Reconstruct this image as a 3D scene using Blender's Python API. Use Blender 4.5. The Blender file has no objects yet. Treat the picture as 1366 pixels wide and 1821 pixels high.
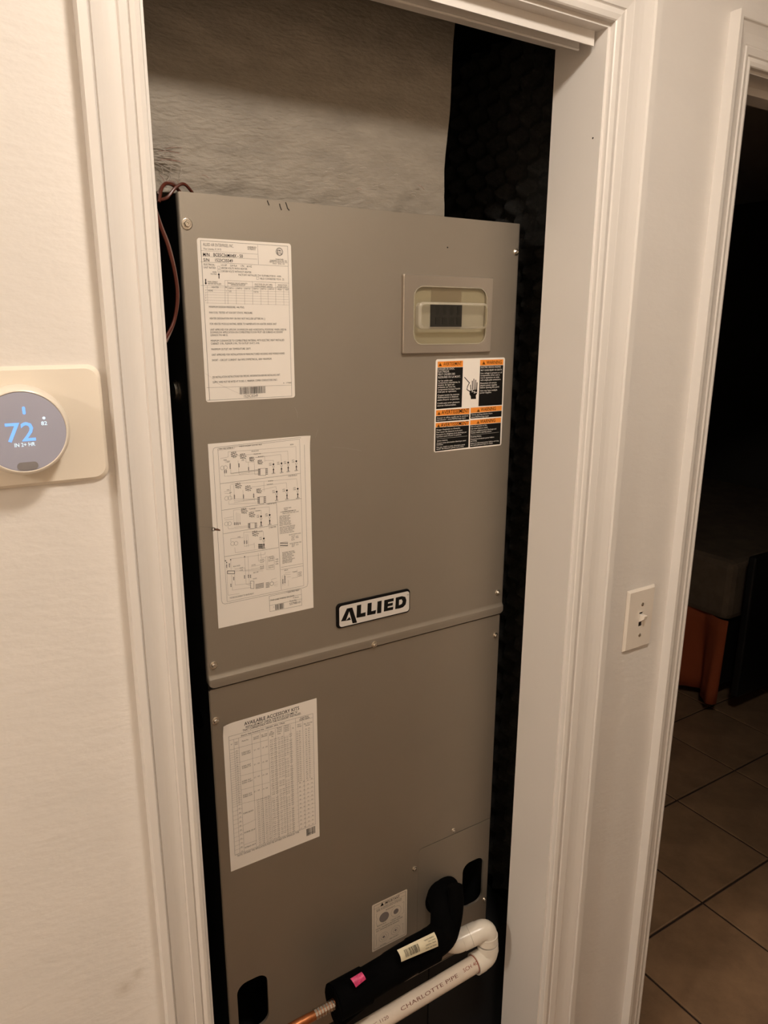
import bpy, bmesh, math, random
from mathutils import Vector, Matrix, noise
from mathutils.geometry import tessellate_polygon
random.seed(7)
sc = bpy.context.scene
COL = sc.collection

# ------------------------------------------------------------------ camera
cam_d = bpy.data.cameras.new('camera')
cam_d.sensor_fit = 'VERTICAL'; cam_d.sensor_height = 36.0
cam_d.lens = 1295.0 / 1821.0 * 36.0
cam_d.clip_start = 0.02
cam = bpy.data.objects.new('camera', cam_d); COL.objects.link(cam); sc.camera = cam
yaw, pitch, roll = 0.5575, 0.2551, -0.0037
cy, sy, cp, sp = math.cos(yaw), math.sin(yaw), math.cos(pitch), math.sin(pitch)
F = Vector((sy*cp, cy*cp, -sp)); R = Vector((cy, -sy, 0)); D = F.cross(R)
R2 = R*math.cos(roll) + D*math.sin(roll); D2 = D*math.cos(roll) - R*math.sin(roll)
m = Matrix((R2, -D2, -F)).transposed().to_4x4(); m.translation = Vector((0, 0, 1.65))
cam.matrix_world = m

# ------------------------------------------------------------------ world, exposure
w = bpy.data.worlds.new('world'); sc.world = w; w.use_nodes = True
w.node_tree.nodes['Background'].inputs[0].default_value = (0.5, 0.42, 0.34, 1)
w.node_tree.nodes['Background'].inputs[1].default_value = 0.002
sc.view_settings.view_transform = 'Standard'; sc.view_settings.look = 'None'
sc.view_settings.gamma = 1.0; sc.view_settings.exposure = 0.0; sc.view_settings.use_curve_mapping = False

# ------------------------------------------------------------------ materials
def mat(name, col, rough=.5, metal=0., bump=0., bscale=60., var=0., vscale=8., spec=.5, emis=None, estr=0., stretch=None, fine=0.):
    mt = bpy.data.materials.new(name); mt.use_nodes = True
    nt = mt.node_tree; b = nt.nodes['Principled BSDF']
    b.inputs['Base Color'].default_value = (*col, 1); b.inputs['Roughness'].default_value = rough
    b.inputs['Metallic'].default_value = metal; b.inputs['Specular IOR Level'].default_value = spec
    if emis: b.inputs['Emission Color'].default_value = (*emis, 1); b.inputs['Emission Strength'].default_value = estr
    if bump or var:
        tc = nt.nodes.new('ShaderNodeTexCoord'); mp = nt.nodes.new('ShaderNodeMapping')
        nt.links.new(tc.outputs['Object'], mp.inputs[0])
        if stretch: mp.inputs['Scale'].default_value = stretch
    if bump:
        n = nt.nodes.new('ShaderNodeTexNoise'); n.inputs['Scale'].default_value = bscale; n.inputs['Detail'].default_value = 4
        bp = nt.nodes.new('ShaderNodeBump'); bp.inputs['Strength'].default_value = bump; bp.inputs['Distance'].default_value = .002
        nt.links.new(mp.outputs[0], n.inputs['Vector']); nt.links.new(n.outputs['Fac'], bp.inputs['Height']); nt.links.new(bp.outputs[0], b.inputs['Normal'])
    if var:
        n2 = nt.nodes.new('ShaderNodeTexNoise'); n2.inputs['Scale'].default_value = vscale; n2.inputs['Detail'].default_value = 6; n2.inputs['Roughness'].default_value = .65
        cr = nt.nodes.new('ShaderNodeValToRGB'); e = cr.color_ramp.elements
        e[0].position = .3; e[1].position = .7
        e[0].color = (*[c*(1-var) for c in col], 1); e[1].color = (*[min(1, c*(1+var)) for c in col], 1)
        nt.links.new(mp.outputs[0], n2.inputs['Vector']); nt.links.new(n2.outputs['Fac'], cr.inputs[0]); nt.links.new(cr.outputs[0], b.inputs['Base Color'])
    return mt

M = {}
M['wall'] = mat('wall_paint', (.78, .74, .70), .55, bump=.35, bscale=45, var=.02, vscale=5, stretch=(1, 1, 2.2))
M['trim'] = mat('trim_paint', (.79, .75, .71), .32, bump=.14, bscale=35, var=.012, vscale=6, stretch=(1, 1, .25))
M['ceiling'] = mat('ceiling_paint', (.82, .79, .74), .8)
M['warm'] = mat('tan_paint', (.70, .59, .47), .8)
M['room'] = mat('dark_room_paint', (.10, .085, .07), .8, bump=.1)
M['black'] = mat('black_paint_and_shade', (.004, .004, .0045), .8)
M['foam'] = mat('black_foam', (.022, .021, .019), .95, bump=.5, bscale=400, var=.35, vscale=150)
M['duct'] = mat('duct_wrap', (.30, .265, .22), .62, metal=.25, bump=.75, bscale=95, var=.16, vscale=16, stretch=(1, 1, 2.6), spec=.35)
M['metal'] = mat('grey_painted_steel', (.372, .330, .276), .60, metal=.80, bump=.05, bscale=500, var=.03, vscale=3, spec=.6)
M['cover'] = mat('grey_cover_steel', (.45, .40, .34), .45, metal=.75, bump=.04, bscale=500, spec=.6)
M['tray'] = mat('pale_tray', (.42, .39, .33), .5)
M['cabdark'] = mat('black_cabinet', (.006, .006, .006), .35, bump=.2, bscale=80)
M['zinc'] = mat('zinc_screw', (.66, .61, .54), .25, metal=.95)
M['paper'] = mat('label_paper', (.93, .87, .80), .5, var=.015, vscale=10)
M['paper_aged'] = mat('label_paper_aged', (.74, .65, .54), .5, var=.03, vscale=10)
M['k'] = mat('ink_black', (.009, .008, .007), .6, spec=.12)
M['t'] = mat('ink_text', (.05, .045, .04), .6, spec=.15)
M['K'] = mat('ink_solid_black', (.006, .005, .005), .6, spec=.12)
M['g'] = mat('ink_fine_grey', (.20, .18, .16), .5)
M['m'] = mat('ink_mid_grey', (.22, .19, .18), .5)
M['o'] = mat('ink_orange', (.92, .31, .045), .5, spec=.2)
M['w'] = mat('ink_white', (.74, .70, .66), .4)
M['r'] = mat('torn_backing', (.16, .08, .05), .7)
M['fixture'] = mat('switch_plastic', (.80, .73, .65), .25)
M['plate'] = mat('plate_plastic', (.84, .765, .66), .3)
M['glassy'] = mat('thermostat_glass', (.41, .42, .53), .18, spec=.6)
M['sensor'] = mat('sensor_grey', (.25, .235, .24), .3)
M['blue'] = mat('digit_blue', (.1, .2, .4), .4, emis=(.22, .50, 1.), estr=.95)
M['white_e'] = mat('digit_white', (.3, .4, .5), .4, emis=(.75, .92, 1.), estr=.95)
M['dot'] = mat('slot_dark', (.02, .015, .012), .6)
M['pvc'] = mat('white_pvc', (.80, .74, .65), .25, var=.03, vscale=30)
M['pvc_pipe'] = mat('pvc_pipe', (.74, .64, .54), .3, var=.06, vscale=25)
M['pvcink'] = mat('pipe_print', (.16, .04, .02), .5)
M['primer'] = mat('rusty_primer', (.26, .05, .02), .5)
M['rubber'] = mat('black_insulation', (.0012, .0011, .0012), .85, bump=.4, bscale=120, spec=.06)
M['copper'] = mat('copper_pipe', (.50, .19, .08), .35, metal=1., var=.25, vscale=60)
M['foil'] = mat('foil_twist', (.6, .56, .52), .25, metal=1.)
M['pink'] = mat('pink_tag', (.62, .05, .17), .45, var=.35, vscale=220)
M['tag'] = mat('cream_tag', (.80, .72, .52), .4)
M['wire'] = mat('brown_wire', (.10, .022, .012), .3)
M['wire2'] = mat('grey_wire', (.22, .15, .13), .3)
M['tile'] = mat('floor_tile', (.30, .185, .105), .4, bump=.3, bscale=25, var=.30, vscale=7)
M['grout'] = mat('grout', (.035, .018, .012), .9)
M['orange_cloth'] = mat('rust_cloth', (.36, .075, .022), .9, bump=.3, bscale=200)
M['grey_cloth'] = mat('grey_cloth', (.16, .115, .075), .95, bump=.4, bscale=150, var=.2, vscale=12)
M['darkwood'] = mat('dark_wood', (.006, .005, .004), .6)
M['lampbase'] = mat('lamp_base', (.7, .68, .62), .4)
M['lamp'] = mat('lamp_glow', (.9, .85, .75), .5, emis=(1.0, .895, .775), estr=109.0)
M['fill_lamp'] = mat('fill_lamp_glow', (.9, .85, .75), .5, emis=(1.0, .895, .775), estr=262.0)
M['stain'] = mat('grey_smudge', (.46, .40, .34), .6)

# two faint grey smudges on the wall low beside the casing
nt = M['wall'].node_tree; b = nt.nodes['Principled BSDF']; src = b.inputs['Base Color'].links[0].from_socket
tc = nt.nodes.new('ShaderNodeTexCoord'); fac = None
for c_, r_ in (((.1114, .777, .8567), .016), ((.1280, .777, .8696), .010)):
    ds = nt.nodes.new('ShaderNodeVectorMath'); ds.operation = 'DISTANCE'; ds.inputs[1].default_value = c_
    mr = nt.nodes.new('ShaderNodeMapRange'); mr.inputs['From Min'].default_value = 0; mr.inputs['From Max'].default_value = r_; mr.inputs['To Min'].default_value = 1; mr.inputs['To Max'].default_value = 0
    nt.links.new(tc.outputs['Object'], ds.inputs[0]); nt.links.new(ds.outputs['Value'], mr.inputs['Value'])
    if fac is None: fac = mr.outputs[0]
    else:
        ad = nt.nodes.new('ShaderNodeMath'); ad.operation = 'MAXIMUM'; nt.links.new(fac, ad.inputs[0]); nt.links.new(mr.outputs[0], ad.inputs[1]); fac = ad.outputs[0]
ns = nt.nodes.new('ShaderNodeTexNoise'); ns.inputs['Scale'].default_value = 90; nt.links.new(tc.outputs['Object'], ns.inputs['Vector'])
ml = nt.nodes.new('ShaderNodeMath'); ml.operation = 'MULTIPLY'; nt.links.new(fac, ml.inputs[0]); nt.links.new(ns.outputs['Fac'], ml.inputs[1])
mc = nt.nodes.new('ShaderNodeMix'); mc.data_type = 'RGBA'; mc.inputs[7].default_value = (.50, .44, .37, 1)
nt.links.new(ml.outputs[0], mc.inputs[0]); nt.links.new(src, mc.inputs[6]); nt.links.new(mc.outputs[2], b.inputs['Base Color'])

# milky clear plastic of the breaker window
mt = bpy.data.materials.new('milky_plastic'); mt.use_nodes = True; nt = mt.node_tree
b = nt.nodes['Principled BSDF']; b.inputs['Base Color'].default_value = (.62, .57, .47, 1); b.inputs['Roughness'].default_value = .18
tr = nt.nodes.new('ShaderNodeBsdfTransparent'); tr.inputs[0].default_value = (.93, .91, .84, 1)
mx = nt.nodes.new('ShaderNodeMixShader'); mx.inputs[0].default_value = .05
nt.links.new(tr.outputs[0], mx.inputs[1]); nt.links.new(b.outputs[0], mx.inputs[2]); nt.links.new(mx.outputs[0], nt.nodes['Material Output'].inputs[0])
M['milky'] = mt
mt = mt.copy(); mt.name = 'milky_plastic_edge'
for n_ in mt.node_tree.nodes:
    if n_.bl_idname == 'ShaderNodeMixShader': n_.inputs[0].default_value = .45
M['milky_edge'] = mt

# ------------------------------------------------------------------ mesh helpers
class MB:
    def __init__(s): s.v = []; s.f = []; s.mi = []; s.mats = []
    def slot(s, key):
        if key not in s.mats: s.mats.append(key)
        return s.mats.index(key)
    def add(s, vs, fs, key=None):
        o = len(s.v); s.v += [tuple(p) for p in vs]
        k = s.slot(key) if key else 0
        for f in fs: s.f.append([i+o for i in f]); s.mi.append(k)
        return s
    def box(s, x0, x1, y0, y1, z0, z1, key=None):
        return s.add([(x0,y0,z0),(x1,y0,z0),(x1,y1,z0),(x0,y1,z0),(x0,y0,z1),(x1,y0,z1),(x1,y1,z1),(x0,y1,z1)],
            [(0,3,2,1),(4,5,6,7),(0,1,5,4),(1,2,6,5),(2,3,7,6),(3,0,4,7)], key)
    def prism(s, loops, y0, y1, key=None, cham=0.):
        """polygon (x,z) loops [outer, holes...] extruded from y0 (front) to y1, optional chamfer of the front edge of the outer loop"""
        flat = [[Vector((p[0], p[1], 0)) for p in l] for l in loops]
        tri = tessellate_polygon(flat)
        allp = [p for l in loops for p in l]; n = len(allp)
        if cham:
            out = loops[0]; cx = sum(p[0] for p in out)/len(out); cz = sum(p[1] for p in out)/len(out)
            k = len(out); front = []
            wd = max(p[0] for p in out)-min(p[0] for p in out); hd = max(p[1] for p in out)-min(p[1] for p in out)
            fx = 1-2*cham/wd; fz = 1-2*cham/hd
            x0 = (max(p[0] for p in out)+min(p[0] for p in out))/2; z0 = (max(p[1] for p in out)+min(p[1] for p in out))/2
            front = [(x0+(p[0]-x0)*fx, z0+(p[1]-z0)*fz) for p in out] + allp[k:]
        else: front = allp
        vs = [(p[0], y0, p[1]) for p in front] + [(p[0], y1, p[1]) for p in allp]
        fs = []
        for t in tri:
            a, b_, c = [Vector((vs[i][0], vs[i][2])) for i in t]
            cr = (b_-a).cross(c-a)
            t = tuple(t) if cr > 0 else tuple(reversed(t))
            fs.append(t); fs.append(tuple(i+n for i in reversed(t)))
        o = 0
        mid = None
        if cham:
            k = len(loops[0]); mo = len(vs); vs += [(p[0], y0+cham, p[1]) for p in loops[0]]
            for i in range(k):
                j = (i+1) % k
                fs.append((i, j, mo+j, mo+i)); fs.append((mo+i, mo+j, n+j, n+i))
            o = k; rest = loops[1:]
        else: rest = loops
        for l in rest:
            k = len(l)
            for i in range(k):
                j = (i+1) % k
                fs.append((o+i, o+j, n+o+j, n+o+i))
            o += k
        return s.add(vs, fs, key)
    def lathe(s, prof, c, axis='-y', n=24, key=None, rot=0., flat=False):
        """prof: list of (radius, distance along axis)"""
        ax = {'-y': Vector((0,-1,0)), 'z': Vector((0,0,1)), '-x': Vector((-1,0,0)), '-z': Vector((0,0,-1)), 'x': Vector((1,0,0)), 'y': Vector((0,1,0))}[axis] if isinstance(axis, str) else axis.normalized()
        u = ax.orthogonal().normalized(); v = ax.cross(u); vs = []; fs = []; c = Vector(c)
        for r, d in prof:
            for i in range(n):
                a = 2*math.pi*i/n+rot; vs.append(c+ax*d+(u*math.cos(a)+v*math.sin(a))*r)
        for k in range(len(prof)-1):
            for i in range(n):
                j = (i+1) % n; fs.append((k*n+i, k*n+j, (k+1)*n+j, (k+1)*n+i))
        fs.append(tuple(range(n))[::-1]); fs.append(tuple(range((len(prof)-1)*n, len(prof)*n)))
        return s.add(vs, fs, key)
    def tube(s, pts, rad, n=14, key=None, cap=True):
        pts = [Vector(p) for p in pts]; rads = rad if isinstance(rad, (list, tuple)) else [rad]*len(pts)
        vs = []; fs = []; u = None
        for i, p in enumerate(pts):
            t = (pts[min(i+1, len(pts)-1)]-pts[max(i-1, 0)]).normalized()
            if u is None: u = t.orthogonal().normalized()
            u = (u - t*u.dot(t)).normalized(); v = t.cross(u)
            for k in range(n):
                a = 2*math.pi*k/n; vs.append(p+(u*math.cos(a)+v*math.sin(a))*rads[i])
        for i in range(len(pts)-1):
            for k in range(n):
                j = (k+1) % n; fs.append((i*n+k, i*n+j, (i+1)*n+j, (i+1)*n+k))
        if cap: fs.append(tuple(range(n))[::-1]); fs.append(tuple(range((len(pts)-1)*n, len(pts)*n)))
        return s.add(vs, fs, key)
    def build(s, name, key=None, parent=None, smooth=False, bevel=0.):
        me = bpy.data.meshes.new(name); me.from_pydata(s.v, [], s.f)
        if s.mats and any(s.mats):
            for k in s.mats: me.materials.append(M[k])
            me.polygons.foreach_set('material_index', s.mi)
        else: me.materials.append(M[key])
        bm = bmesh.new(); bm.from_mesh(me)
        if name not in ('printing',): bmesh.ops.recalc_face_normals(bm, faces=bm.faces)
        bm.to_mesh(me); bm.free()
        if smooth:
            me.polygons.foreach_set('use_smooth', [True]*len(me.polygons)); me.set_sharp_from_angle(angle=math.radians(35))
        me.update()
        o = bpy.data.objects.new(name, me); COL.objects.link(o)
        if parent is not None: put(o, parent)
        if bevel:
            bv = o.modifiers.new('bevel', 'BEVEL'); bv.width = bevel; bv.segments = 2; bv.limit_method = 'ANGLE'
        return o
def put(o, parent):
    o.parent = parent
    w_ = Vector((0, 0, 0)); q = parent
    while q is not None: w_ = w_ + q.location; q = q.parent
    o.location = -w_
def thing(name, label, cat, loc, group=None):
    o = bpy.data.objects.new(name, None); COL.objects.link(o); o.location = loc; o.empty_display_size = .05
    o['label'] = label; o['category'] = cat
    if group: o['group'] = group
    return o
def tag(o, label, cat, group=None):
    o['label'] = label; o['category'] = cat
    if group: o['group'] = group
    return o
def struct(o): o['kind'] = 'structure'; return o
def rrect(x0, x1, z0, z1, r, n=6):
    pts = []
    for cx, cz, a0 in ((x1-r, z1-r, 0), (x0+r, z1-r, 90), (x0+r, z0+r, 180), (x1-r, z0+r, 270)):
        for i in range(n+1):
            a = math.radians(a0+90*i/n); pts.append((cx+r*math.cos(a), cz+r*math.sin(a)))
    return pts
def circ(cx, cz, r, n=32): return [(cx+r*math.cos(2*math.pi*i/n), cz+r*math.sin(2*math.pi*i/n)) for i in range(n)]
def smooth_path(pts, n=8):
    P = [Vector(p) for p in pts]; P = [P[0]*2-P[1]]+P+[P[-1]*2-P[-2]]; out = []
    for i in range(1, len(P)-2):
        for k in range(n):
            t = k/n; a, b_, c, d = P[i-1], P[i], P[i+1], P[i+2]
            out.append(.5*((2*b_)+(c-a)*t+(2*a-5*b_+4*c-d)*t*t+(3*b_-a-3*c+d)*t**3))
    out.append(P[-2]); return out

# ------------------------------------------------------------------ flat print: glyph cache from Blender's own font
def load_glyphs(chars, bold):
    tmp = []
    def mk(t):
        cu = bpy.data.curves.new('t', 'FONT'); cu.body = t; cu.size = 1; cu.resolution_u = 2; cu.offset = .009 if bold else 0.
        o = bpy.data.objects.new('t', cu); COL.objects.link(o); tmp.append(o); return o
    ref = mk('H'); os_ = {c: (mk(c), mk(c+'H')) for c in chars}
    bpy.context.view_layer.update(); dg = bpy.context.evaluated_depsgraph_get()
    def xm(o):
        e = o.evaluated_get(dg); me = e.to_mesh(); r = ([tuple(v.co[:2]) for v in me.vertices], [tuple(p.vertices) for p in me.polygons]); e.to_mesh_clear(); return r
    hx = max(v[0] for v in xm(ref)[0]); G = {}
    for c, (o, o2) in os_.items():
        vs, fs = xm(o); G[c] = (vs, fs, max(v[0] for v in xm(o2)[0])-hx)
    for o in tmp:
        cu = o.data; bpy.data.objects.remove(o); bpy.data.curves.remove(cu)
    return G
D1_RECT = (306.7, 1749.6, 126.7, 201.3)
D1 = [["L",[[4.96,2.97],[121.88,3.47],[121.78,199.01]],0.3,"k"],
 ["L",[[1.5,198.83],[121.77,199.15]],0.3,"k"],
 ["L",[[4.57,3.0],[4.78,198.94]],0.45,"k"],
 ["T","ALLIED AIR ENTERPRISES, INC.",7.46,8.98,39.65,3.58,"g"],
 ["T","West Columbia, SC 29170",7.56,13.51,23.0,2.4,"g"],
 ["T","ASSEMBLED",65.56,8.4,12.2,1.97,"k"],
 ["T","IN MEXICO",65.87,10.77,10.82,1.97,"k"],
 ["L",[[4.91,14.74],[79.15,15.49]],0.18,"k"],
 ["L",[[5.82,21.26],[78.63,21.5]],0.18,"k"],
 ["L",[[3.48,27.99],[121.43,28.56]],0.22,"k"],
 ["L",[[79.74,4.3],[79.79,27.69]],0.22,"k"],
 ["T","M/N",6.48,21.03,8.86,3.84,"K"],
 ["T","BCE5C36MA4X - 50",19.84,20.78,39.12,3.87,"K"],
 ["T","S/N",6.77,27.23,7.97,3.62,"K"],
 ["T","1523C35549",21.21,26.98,24.08,3.64,"K"],
 ["C",109.89,10.9,4.79,0.5,"k"],
 ["C",109.89,10.9,3.91,0.3,"k"],
 ["T","ETL",106.62,13.93,6.64,5.05,"K"],
 ["T","Intertek",104.22,20.96,11.15,1.77,"k"],
 ["T","CONFORMS TO UL STD. 1995",95.98,22.83,24.15,1.51,"k"],
 ["T","CERTIFIED TO CAN/CSA STD. C22.2",95.21,24.68,25.6,1.51,"k"],
 ["T","NO. 236-15",99.72,26.7,16.94,1.52,"k"],
 ["T","ELECTRICAL:",6.89,31.88,14.7,2.18,"k"],
 ["T","1/3 HP",28.9,31.94,8.04,2.2,"k"],
 ["T","2.8 FLA",41.26,31.88,9.24,2.22,"k"],
 ["T","1 PH",54.89,31.84,5.23,2.23,"k"],
 ["T","60 HZ",63.56,32.03,6.95,2.24,"k"],
 ["T","UNIT RATED:",6.68,35.5,15.78,2.18,"k"],
 ["L",[[24.89,32.29],[27.69,32.15],[27.53,35.33],[24.72,35.47],[24.89,32.29]],0.2,"k"],
 ["T","240/208 VOLTS WITH HEATER",28.73,35.31,35.38,2.21,"k"],
 ["L",[[25.08,36.19],[28.02,36.04],[27.85,39.23],[24.91,39.37],[25.08,36.19]],0.2,"k"],
 ["T","230/208 VOLTS WITHOUT HEATER",29.19,39.13,40.32,2.21,"k"],
 ["T","MARK",17.83,40.38,5.3,1.71,"k"],
 ["T","VOLTAGE",15.06,42.71,7.94,1.71,"k"],
 ["L",[[25.95,42.38],[25.85,46.69]],1.0,"k"],
 ["P",[[24.33,42.83],[25.93,40.3],[27.27,42.69]],"k"],
 ["L",[[8.4,48.68],[8.28,52.95]],1.2,"k"],
 ["P",[[6.85,52.77],[8.29,55.15],[9.88,52.64]],"k"],
 ["T","FACTORY INSTALLED TXV SUITABLE FOR R - 410A",51.78,42.72,59.41,2.12,"k"],
 ["L",[[76.62,43.42],[79.59,43.29],[79.47,46.32],[76.5,46.45],[76.62,43.42]],0.2,"k"],
 ["T","FIELD CONVERTED TO R - 22",81.16,46.47,34.16,2.15,"k"],
 ["T","MARK CORRECT",10.82,52.21,13.0,1.71,"k"],
 ["T","HEATER INSTALLED",10.7,54.45,17.69,1.72,"k"],
 ["L",[[33.37,49.19],[121.54,49.8]],0.2,"k"],
 ["L",[[1.82,56.02],[122.09,56.4]],0.2,"k"],
 ["T","HEATER",15.48,58.68,9.33,1.85,"k"],
 ["T","NONE",10.87,62.98,6.09,2.09,"k"],
 ["T","1",34.28,63.04,0.81,1.87,"k"],
 ["T","5/5",38.08,63.23,3.4,1.88,"k"],
 ["T","15/15",71.31,63.06,7.06,1.91,"k"],
 ["T","PH",33.31,58.37,2.71,1.74,"k"],
 ["T","MINIMUM CIRCUIT AMPACITY",37.23,53.08,26.37,1.62,"k"],
 ["T","AMPERAGE MINIMUM",40.94,55.01,19.52,1.62,"k"],
 ["T","MAX FUSE OR CKT. BKR.",73.39,53.41,25.38,1.65,"k"],
 ["T","OVERCURRENT DEVICE",73.29,55.91,25.11,1.65,"k"],
 ["T","SINGLE POINT",106.03,53.44,13.92,1.67,"k"],
 ["T","POWER SUPPLY",104.78,55.97,15.83,1.68,"k"],
 ["T","MCA",105.84,59.24,5.11,1.94,"k"],
 ["T","MOP",116.83,59.24,4.13,1.95,"k"],
 ["T","CKT-1",38.01,59.27,6.81,1.75,"k"],
 ["T","CKT-2",48.94,59.21,6.89,1.76,"k"],
 ["T","CKT-3",59.86,59.15,6.97,1.77,"k"],
 ["T","CKT-1",71.48,59.09,7.05,1.78,"k"],
 ["T","CKT-2",82.09,59.03,7.13,1.79,"k"],
 ["T","CKT-3",92.82,58.97,7.21,1.8,"k"],
 ["L",[[6.92,58.27],[121.75,57.97]],0.15,"g"],
 ["L",[[6.75,61.21],[121.66,61.1]],0.15,"g"],
 ["L",[[6.58,64.16],[121.56,64.23]],0.15,"g"],
 ["L",[[6.41,67.12],[121.47,67.37]],0.15,"g"],
 ["L",[[6.23,70.33],[121.37,70.78]],0.15,"g"],
 ["L",[[6.04,73.54],[121.27,74.19]],0.15,"g"],
 ["L",[[5.84,77.0],[121.17,77.87]],0.15,"g"],
 ["L",[[10.07,56.18],[9.23,77.9]],0.18,"k"],
 ["L",[[33.37,49.19],[32.3,77.95]],0.18,"k"],
 ["L",[[37.15,49.28],[36.11,77.96]],0.18,"k"],
 ["L",[[47.93,57.18],[47.36,77.99]],0.18,"k"],
 ["L",[[59.25,57.24],[58.74,78.02]],0.18,"k"],
 ["L",[[70.62,49.23],[69.83,78.04]],0.18,"k"],
 ["L",[[81.72,57.4],[81.34,78.07]],0.18,"k"],
 ["L",[[91.87,57.27],[91.54,78.1]],0.18,"k"],
 ["L",[[102.82,49.41],[102.29,78.12]],0.18,"k"],
 ["L",[[114.25,57.21],[114.04,78.15]],0.18,"k"],
 ["T","1",7.2,62.65,0.79,1.72,"k"],
 ["T","2",7.02,65.73,0.79,1.72,"k"],
 ["T","3",6.84,68.81,0.79,1.73,"k"],
 ["T","4",6.66,71.9,0.79,1.73,"k"],
 ["T","5",6.48,74.99,0.79,1.73,"k"],
 ["T","MINIMUM DESIGN PRESSURE, 446 PSIG.",10.54,82.91,47.7,2.36,"k"],
 ["T","FAN COIL TESTED AT 0.50 EXT STATIC PRESSURE.",10.41,89.8,58.79,2.37,"k"],
 ["T","HEATER DESIGNATION MAY OR MAY NOT INCLUDE LETTERS IN ( )",10.68,97.02,75.67,2.38,"k"],
 ["T","FOR HEATER MODULE RATING, REFER TO NAMEPLATE ON HEATER INSIDE UNIT",10.56,103.76,92.03,2.39,"k"],
 ["T","UNIT APPROVED FOR UPFLOW, DOWNFLOW AND HORIZONTAL POSITIONS. WHEN USED IN",10.55,110.98,105.9,2.4,"k"],
 ["T","DOWNFLOW APPLICATION ON COMBUSTIBLE FLOOR MUST USE SUBBASE ACCESSORY",10.63,114.31,100.8,2.4,"k"],
 ["T","LENNOX P/N 44K15.",10.57,117.77,23.39,2.41,"k"],
 ["T","MINIMUM CLEARANCES TO COMBUSTIBLE MATERIAL WITH ELECTRIC HEAT INSTALLED",10.46,124.73,102.57,2.42,"k"],
 ["T","CABINET: 0 IN., PLENUM, 0 IN., TO OUTLET DUCT, 0 IN.",10.53,128.36,66.67,2.42,"k"],
 ["T","MAXIMUM OUTLET AIR TEMPERATURE: 200°F.",10.54,135.37,54.15,2.43,"k"],
 ["T","UNIT APPROVED FOR INSTALLATION IN MANUFACTURED HOUSING AND MOBILE HOMES.",10.83,142.39,102.71,2.44,"k"],
 ["T","SHORT - CIRCUIT CURRENT: 5kA RMS SYMMETRICAL, 600V MAXIMUM.",10.73,149.18,83.2,2.45,"k"],
 ["T","SEE INSTALLATION INSTRUCTIONS FOR SPECIFIC INFORMATION BEFORE INSTALLING UNIT.",10.21,170.75,95.37,2.47,"k"],
 ["T","SUPPLY WIRE MUST BE RATED AT 75 DEG. C. MINIMUM, COPPER CONDUCTORS ONLY.",10.27,177.2,90.89,2.48,"k"],
 ["T","A - 174082",109.32,181.64,12.48,1.79,"k"],
 ["L",[[2.03,182.55],[121.89,184.09]],0.22,"k"],
 ["B",46.14,184.0,37.04,9.2,"k",3],
 ["T","1523C35549",51.23,197.68,20.73,3.64,"k"],
 ["L",[[0.78,164.31],[8.61,169.65],[19.07,179.05],[50.65,194.62]],0.12,"g"]]
WN_RECT = (672.8, 1594.8, 139.6, 145.4)
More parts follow.
